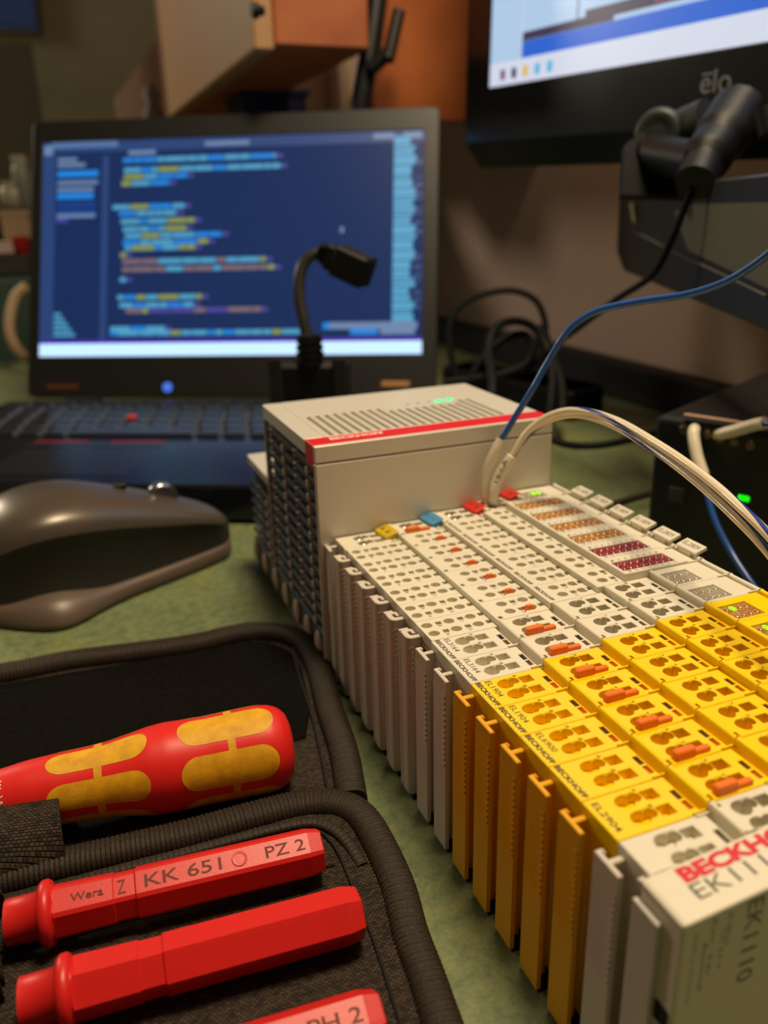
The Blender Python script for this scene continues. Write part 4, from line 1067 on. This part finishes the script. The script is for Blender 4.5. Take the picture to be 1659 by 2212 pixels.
g = MB(TM); p = mp_(1518, 190); q = mp_(1585, 175); text(g, 'elo', (p[0], -22, 2.0), (1, 0, 0), (0, 1, 0), max(q[0] - p[0], 12) * 1.0, 12, 0, 0.0, 0.1)
p2 = p[0]; g.box(p2 + 0.3, p2 + (q[0] - p[0]) * .38, -12.4, -11.4, 2.05, 2.15); g.build('logo', mat('logo_grey', (120, 122, 126), .4), mon)
# arm
arm = thing('monitor_mount', at(1430, 300, 470), 'black and grey articulated monitor arm below the touch monitor', 'monitor arm')
AO = at(1430, 300, 470)
g = MB(); c = at(1432, 292, 446) - AO; dirn = (CAM - at(1432, 292, 446)).normalized(); g.lathe(c - dirn * 10, (dirn + Vector((-.5, 0, .1))).normalized(), [(0, 12.5), (8, 13.5), (12, 12), (12.5, 9), (11.5, 7), (12, 2.5)], 28); g.build('joint', mat('arm_grey', (50, 56, 54), .5, .2), arm)
g = MB(); g.tube([at(1440, 300, 458) - AO, at(1530, 262, 438) - AO], 12, 18); g.build('grey_link', mat('arm_grey2', (40, 46, 45), .5, .2), arm)
g = MB(); g.tube(spline([at(1598, 236, 425) - AO, at(1556, 300, 418) - AO, at(1524, 345, 412) - AO, at(1502, 395, 405) - AO], 6), [14] * 7 + [12.5] * 6 + [10] * 6, 16); g.build('black_link', m_black, arm)
g = MB(); g.tube([at(1400, 330, 455) - AO, at(1510, 350, 414) - AO], 10, 14); g.build('knuckle', m_black, arm)
BP = [at(u, v, 452) - AO for u, v in ((1346, 318), (1440, 246), (1505, 262), (1480, 430), (1340, 425))]
bn = (BP[1] - BP[0]).cross(BP[4] - BP[0]).normalized() * 3
g = MB(); g.add([p + bn for p in BP] + [p - bn for p in BP], [(0, 1, 2, 3, 4), (9, 8, 7, 6, 5)] + [(i, i + 5, (i + 1) % 5 + 5, (i + 1) % 5) for i in range(5)]); g.build('bracket', m_black, arm)
g = MB(); g.tube([at(1652, 236, 395) - AO, at(1665, 290, 395) - AO], 6, 10); g.build('cable_clip', m_black, arm)
# second dark display behind the arm
d2 = Vector((-.456, -.89, 0)).normalized(); PD = at(1340, 560, 640); n2 = d2.cross(Vector((0, 0, 1))); 
if n2.dot(CAM - PD) < 0: n2 = -n2
disp = thing('dark_display', PD, 'black flat display with cut corners behind the monitor arm', 'display')
TD = frame((0, 0, 0), n2.cross(Vector((0, 0, 1))) * -1, (0, 0, 1))
zz_ = TD.col[2].xyz
def dp(u, v, top=181): p = onpl(u, v, PD, n2) - PD; return (p.dot(TD.col[0].xyz), min(p.z, top - PD.z))
out = [dp(1345, 318), dp(1332, 545), dp(1346, 585), dp(1662, 718), dp(1800, 775), dp(1800, 215), dp(1370, 300)]
inn = [dp(1462, 425, 166), dp(1488, 540), dp(1800, 690), dp(1800, 300, 170), dp(1500, 350, 170)]
lo, hi = (-14, 0) if zz_.dot(n2) > 0 else (0, 14)
g = MB(TD); g.prism(out, lo, hi, ch=1.2) if hi == 0 else g.prism(out, lo, hi)
g.build('frame', mat('display_black', (38, 38, 32), 0.45), disp)
s_ = 1 if hi == 0 else -1
g = MB(TD); g.prism(inn, *( (0.0, .5) if s_ > 0 else (-.5, 0.0))); g.build('panel', mat('panel_reflection', (108, 106, 84), 0.55), disp)  # greenish reflection on the dark panel is put into its base colour
rim = [dp(1372, 500), dp(1440, 535), dp(1660, 640)]
g = MB(TD); g.tube([Vector((a, b_, .6 * s_)) for a, b_ in rim], 0.8, 8); g.build('trim_line', mat('trim_grey', (92, 92, 84), .3), disp)
a_, b_ = dp(1372, 440), dp(1378, 480)
g = MB(TD); g.tube([Vector((a_[0], a_[1], 2 * s_)), Vector((b_[0], b_[1], 2 * s_))], 1.7, 10); g.build('latch', mat('latch_cream', (196, 190, 150), .3), disp)

# ------------------------------------------------------------------ shelf cabinet and boards on the wall
m_wood = mat('beech_front', (178, 138, 94), 0.5, noise=0.12, nscale=12, col2=(178, 130, 84))
m_wood2 = mat('orange_wood', (178, 100, 48), 0.5, noise=0.2, nscale=14, col2=(152, 78, 34))
cab = thing('wall_cabinet', (270, 730, 300), 'wooden wall cabinet with pale front and orange side above the laptop', 'cabinet')
xc = on(797, 50, 1, 474).x; g = MB(); g.box(-148, xc - 270, -256, 256, 0, 560, c=2); g.build('carcass', m_wood2, cab)
g = MB(); g.box(-166, -148.5, -256, 256, -4, 560, c=2); dr = g.build('door', m_wood, cab)
g = MB(); g.box(-167, -148, 236, 257, -5, 560, c=1); g.build('edge_strip', mat('edge_brown', (120, 78, 40), .5), cab)
pk = onpl(571, 24, Vector((103.5, 0, 0)), Vector((1, 0, 0))) - Vector((270, 730, 300)); g = MB(); g.lathe(pk, (-1, 0, 0), [(0, 3), (4, 4), (6, 6), (10, 5)], 16); g.build('knob', m_black, dr)
bd = at(815, 262, 800); be = at(1000, 268, 780)
board = thing('wall_board', (0, 0, 0), 'orange wooden board fixed to the wall behind the touch monitor', 'board')
xa = on(806, 250, 1, 520).x; zb = on(900, 262, 1, 520).z; xa = max(xa, xc + 1)
g = MB(); g.box(xa, 419, 520, 535, zb, zb + 520, c=1.5); g.build('panel', m_wood2, board)
# dark upright of a lamp arm and pale hanging cord
pole = thing('lamp_pole', at(790, 220, 720), 'black upright pole in front of the orange board', 'pole')
PO = at(790, 220, 720)
g = MB(); fb = at(785, 228, 720) + Vector((0, 10, 0)); g.tube([Vector((fb.x, fb.y, 0)) - PO, fb - PO, at(800, 110, 720) - PO, at(822, -60, 720) - PO], 9, 14); g.build('pole_tube', m_black, pole)
g = MB(); g.tube([at(838, 130, 706) - PO, at(862, 25, 706) - PO], 5.5, 12); g.tube([at(800, 150, 712) - PO, at(845, 110, 706) - PO], 6, 12); g.build('clamp', m_black, pole)
wire('pale_cord', [(747, -40, 790), (742, 80, 790), (750, 150, 790), (752, 240, 790)], 2.6, mat('cord_tan', (190, 150, 104), .6), 'thin pale cord hanging beside the black pole', 'cord')
blu = thing('blue_bin', (0, 0, 0), 'dark blue storage bin under the wall cabinet', 'bin')
q = at(590, 235, 930); g = MB(); g.box(q.x - 34, q.x + 40, q.y, q.y + 90, q.z - 40, q.z + 18, c=3); g.box(q.x - 38, q.x + 44, q.y - 4, q.y + 94, q.z + 14, q.z + 20, c=1); g.build('tub', mat('bin_blue', (22, 30, 66), .5), blu)
# shelf under the cabinet that carries the bin
g = MB(); g.box(40, 419, 880, 1180, q.z - 62, q.z - 41, c=1.5); sh = g.build('wall_shelf', mat('shelf_brown', (96, 66, 36), .6)); tag(sh, 'dim brown shelf behind the laptop screen', 'shelf')

# ------------------------------------------------------------------ dim clutter at the far left
def blob_box(name, u0, v0, u1, v1, t, m, label, cat, depth=60, c=3):
    p = at(u0, v1, t); q = at(u1, v0, t); root = thing(name, (0, 0, 0), label, cat)
    x0, x1 = min(p.x, q.x), max(p.x, q.x); yy = (p.y + q.y) / 2
    g = MB(); g.box(x0, x1, yy, yy + depth, p.z, q.z, c=c); g.build('body', m, root)
    g = MB(); g.box(x0 - 1, x1 + 1, yy - 1, yy + depth + 1, q.z - (q.z - p.z) * .18, q.z + 1, c=1); g.build('lid', m, root)
    return root
sp = at(30, 446, 1150)
g = MB(); g.box(-900, sp.x + 60, sp.y - 10, sp.y + 240, sp.z - 14, sp.z, c=1); g.box(-900, sp.x + 60, sp.y + 225, sp.y + 240, sp.z - 220, sp.z + 240); tag(g.build('side_shelf', mat('shelf_olive', (70, 66, 50), .7)), 'olive shelf far behind the edge of the laptop', 'shelf')
def jar(name, u, vb, vt, t, r, m, label):
    p = at(u, vb, t); q = at(u, vt, t); h = q.z - p.z; root = thing(name, (p.x, p.y + 30, sp.z + .5), label, 'jar')
    g = MB(); g.lathe((0, 0, 0), (0, 0, 1), [(0, r * .9), (2, r), (h * .7, r), (h * .8, r * .75)], 24); g.build('jar_body', m, root)
    g = MB(); g.lathe((0, 0, h * .8), (0, 0, 1), [(0, r * .8), (h * .2, r * .8)], 24); g.build('jar_lid', mat('jar_lid', (150, 146, 128), .4), root)
jar('storage_jar', 30, 440, 385, 1150, 18, mat('jar_pale', (150, 146, 128), .4), 'pale jar on the olive shelf, the shorter one'); jar('storage_jar', 56, 440, 330, 1150, 13, mat('jar_grey', (112, 116, 106), .4), 'tall grey jar on the olive shelf touching the laptop edge')
g = MB(); q = at(35, 455, 1120); tag(blob_box('carton', 8, 456, 62, 522, 1120, mat('carton_tan', (150, 126, 100), .8), 'tan carton under the olive shelf', 'carton'), None)
blob_box('white_tray', -60, 524, 36, 552, 1080, mat('tray_pink', (190, 160, 158), .6), 'flat pinkish tray beside the red cup', 'tray', 120, 2)
blob_box('dark_case', -60, 553, 62, 600, 1075, mat('case_dark', (44, 44, 40), .6), 'dark case under the pinkish tray', 'case', 130)
p = at(49, 552, 1095); q = at(49, 512, 1095); cup = thing('red_cup', (p.x, p.y, p.z + 1.5), 'red cup at the outer edge of the laptop screen', 'cup')
g = MB(); g.lathe((0, 0, 0), (0, 0, 1), [(0, 8), (1, 9), (q.z - p.z - 1, 11), (q.z - p.z, 11), (q.z - p.z - .5, 10), (4, 8)], 24); g.build('cup_body', mat('cup_red', (150, 22, 20), .4), cup)
g = MB(); p0 = at(30, 600, 1060); p1 = at(30, 850, 1060); g.box(-800, p0.x + 50, p0.y, p0.y + 200, p1.z - 60, p0.z, c=6); tag(g.build('storage_chest', mat('chest_teal', (52, 74, 66), .6, noise=.3, nscale=10)), 'dull teal storage chest behind the laptop', 'chest')
wire('cream_strap', [(58, 618, 960), (34, 640, 960), (22, 680, 960), (22, 720, 960), (36, 752, 960), (58, 775, 960)], 6.0, mat('strap_cream', (186, 156, 120), .6), 'cream curved strap hanging at the outer edge of the laptop', 'strap')
for i, (x, r) in enumerate(((40, 12),)):
    pass
fl = thing('desk_figure', at(330, 235, 1180), 'small dark ornament in front of the white partition', 'ornament')
g = MB(); q = at(330, 188, 1180) - at(330, 235, 1180); g.lathe((0, 0, -30), (0, 0, 1), [(0, 14), (20, 16), (34, 9), (q.z + 20, 12), (q.z + 32, 5)], 20); g.build('figure_body', mat('figure_dark', (74, 58, 40), .6), fl)
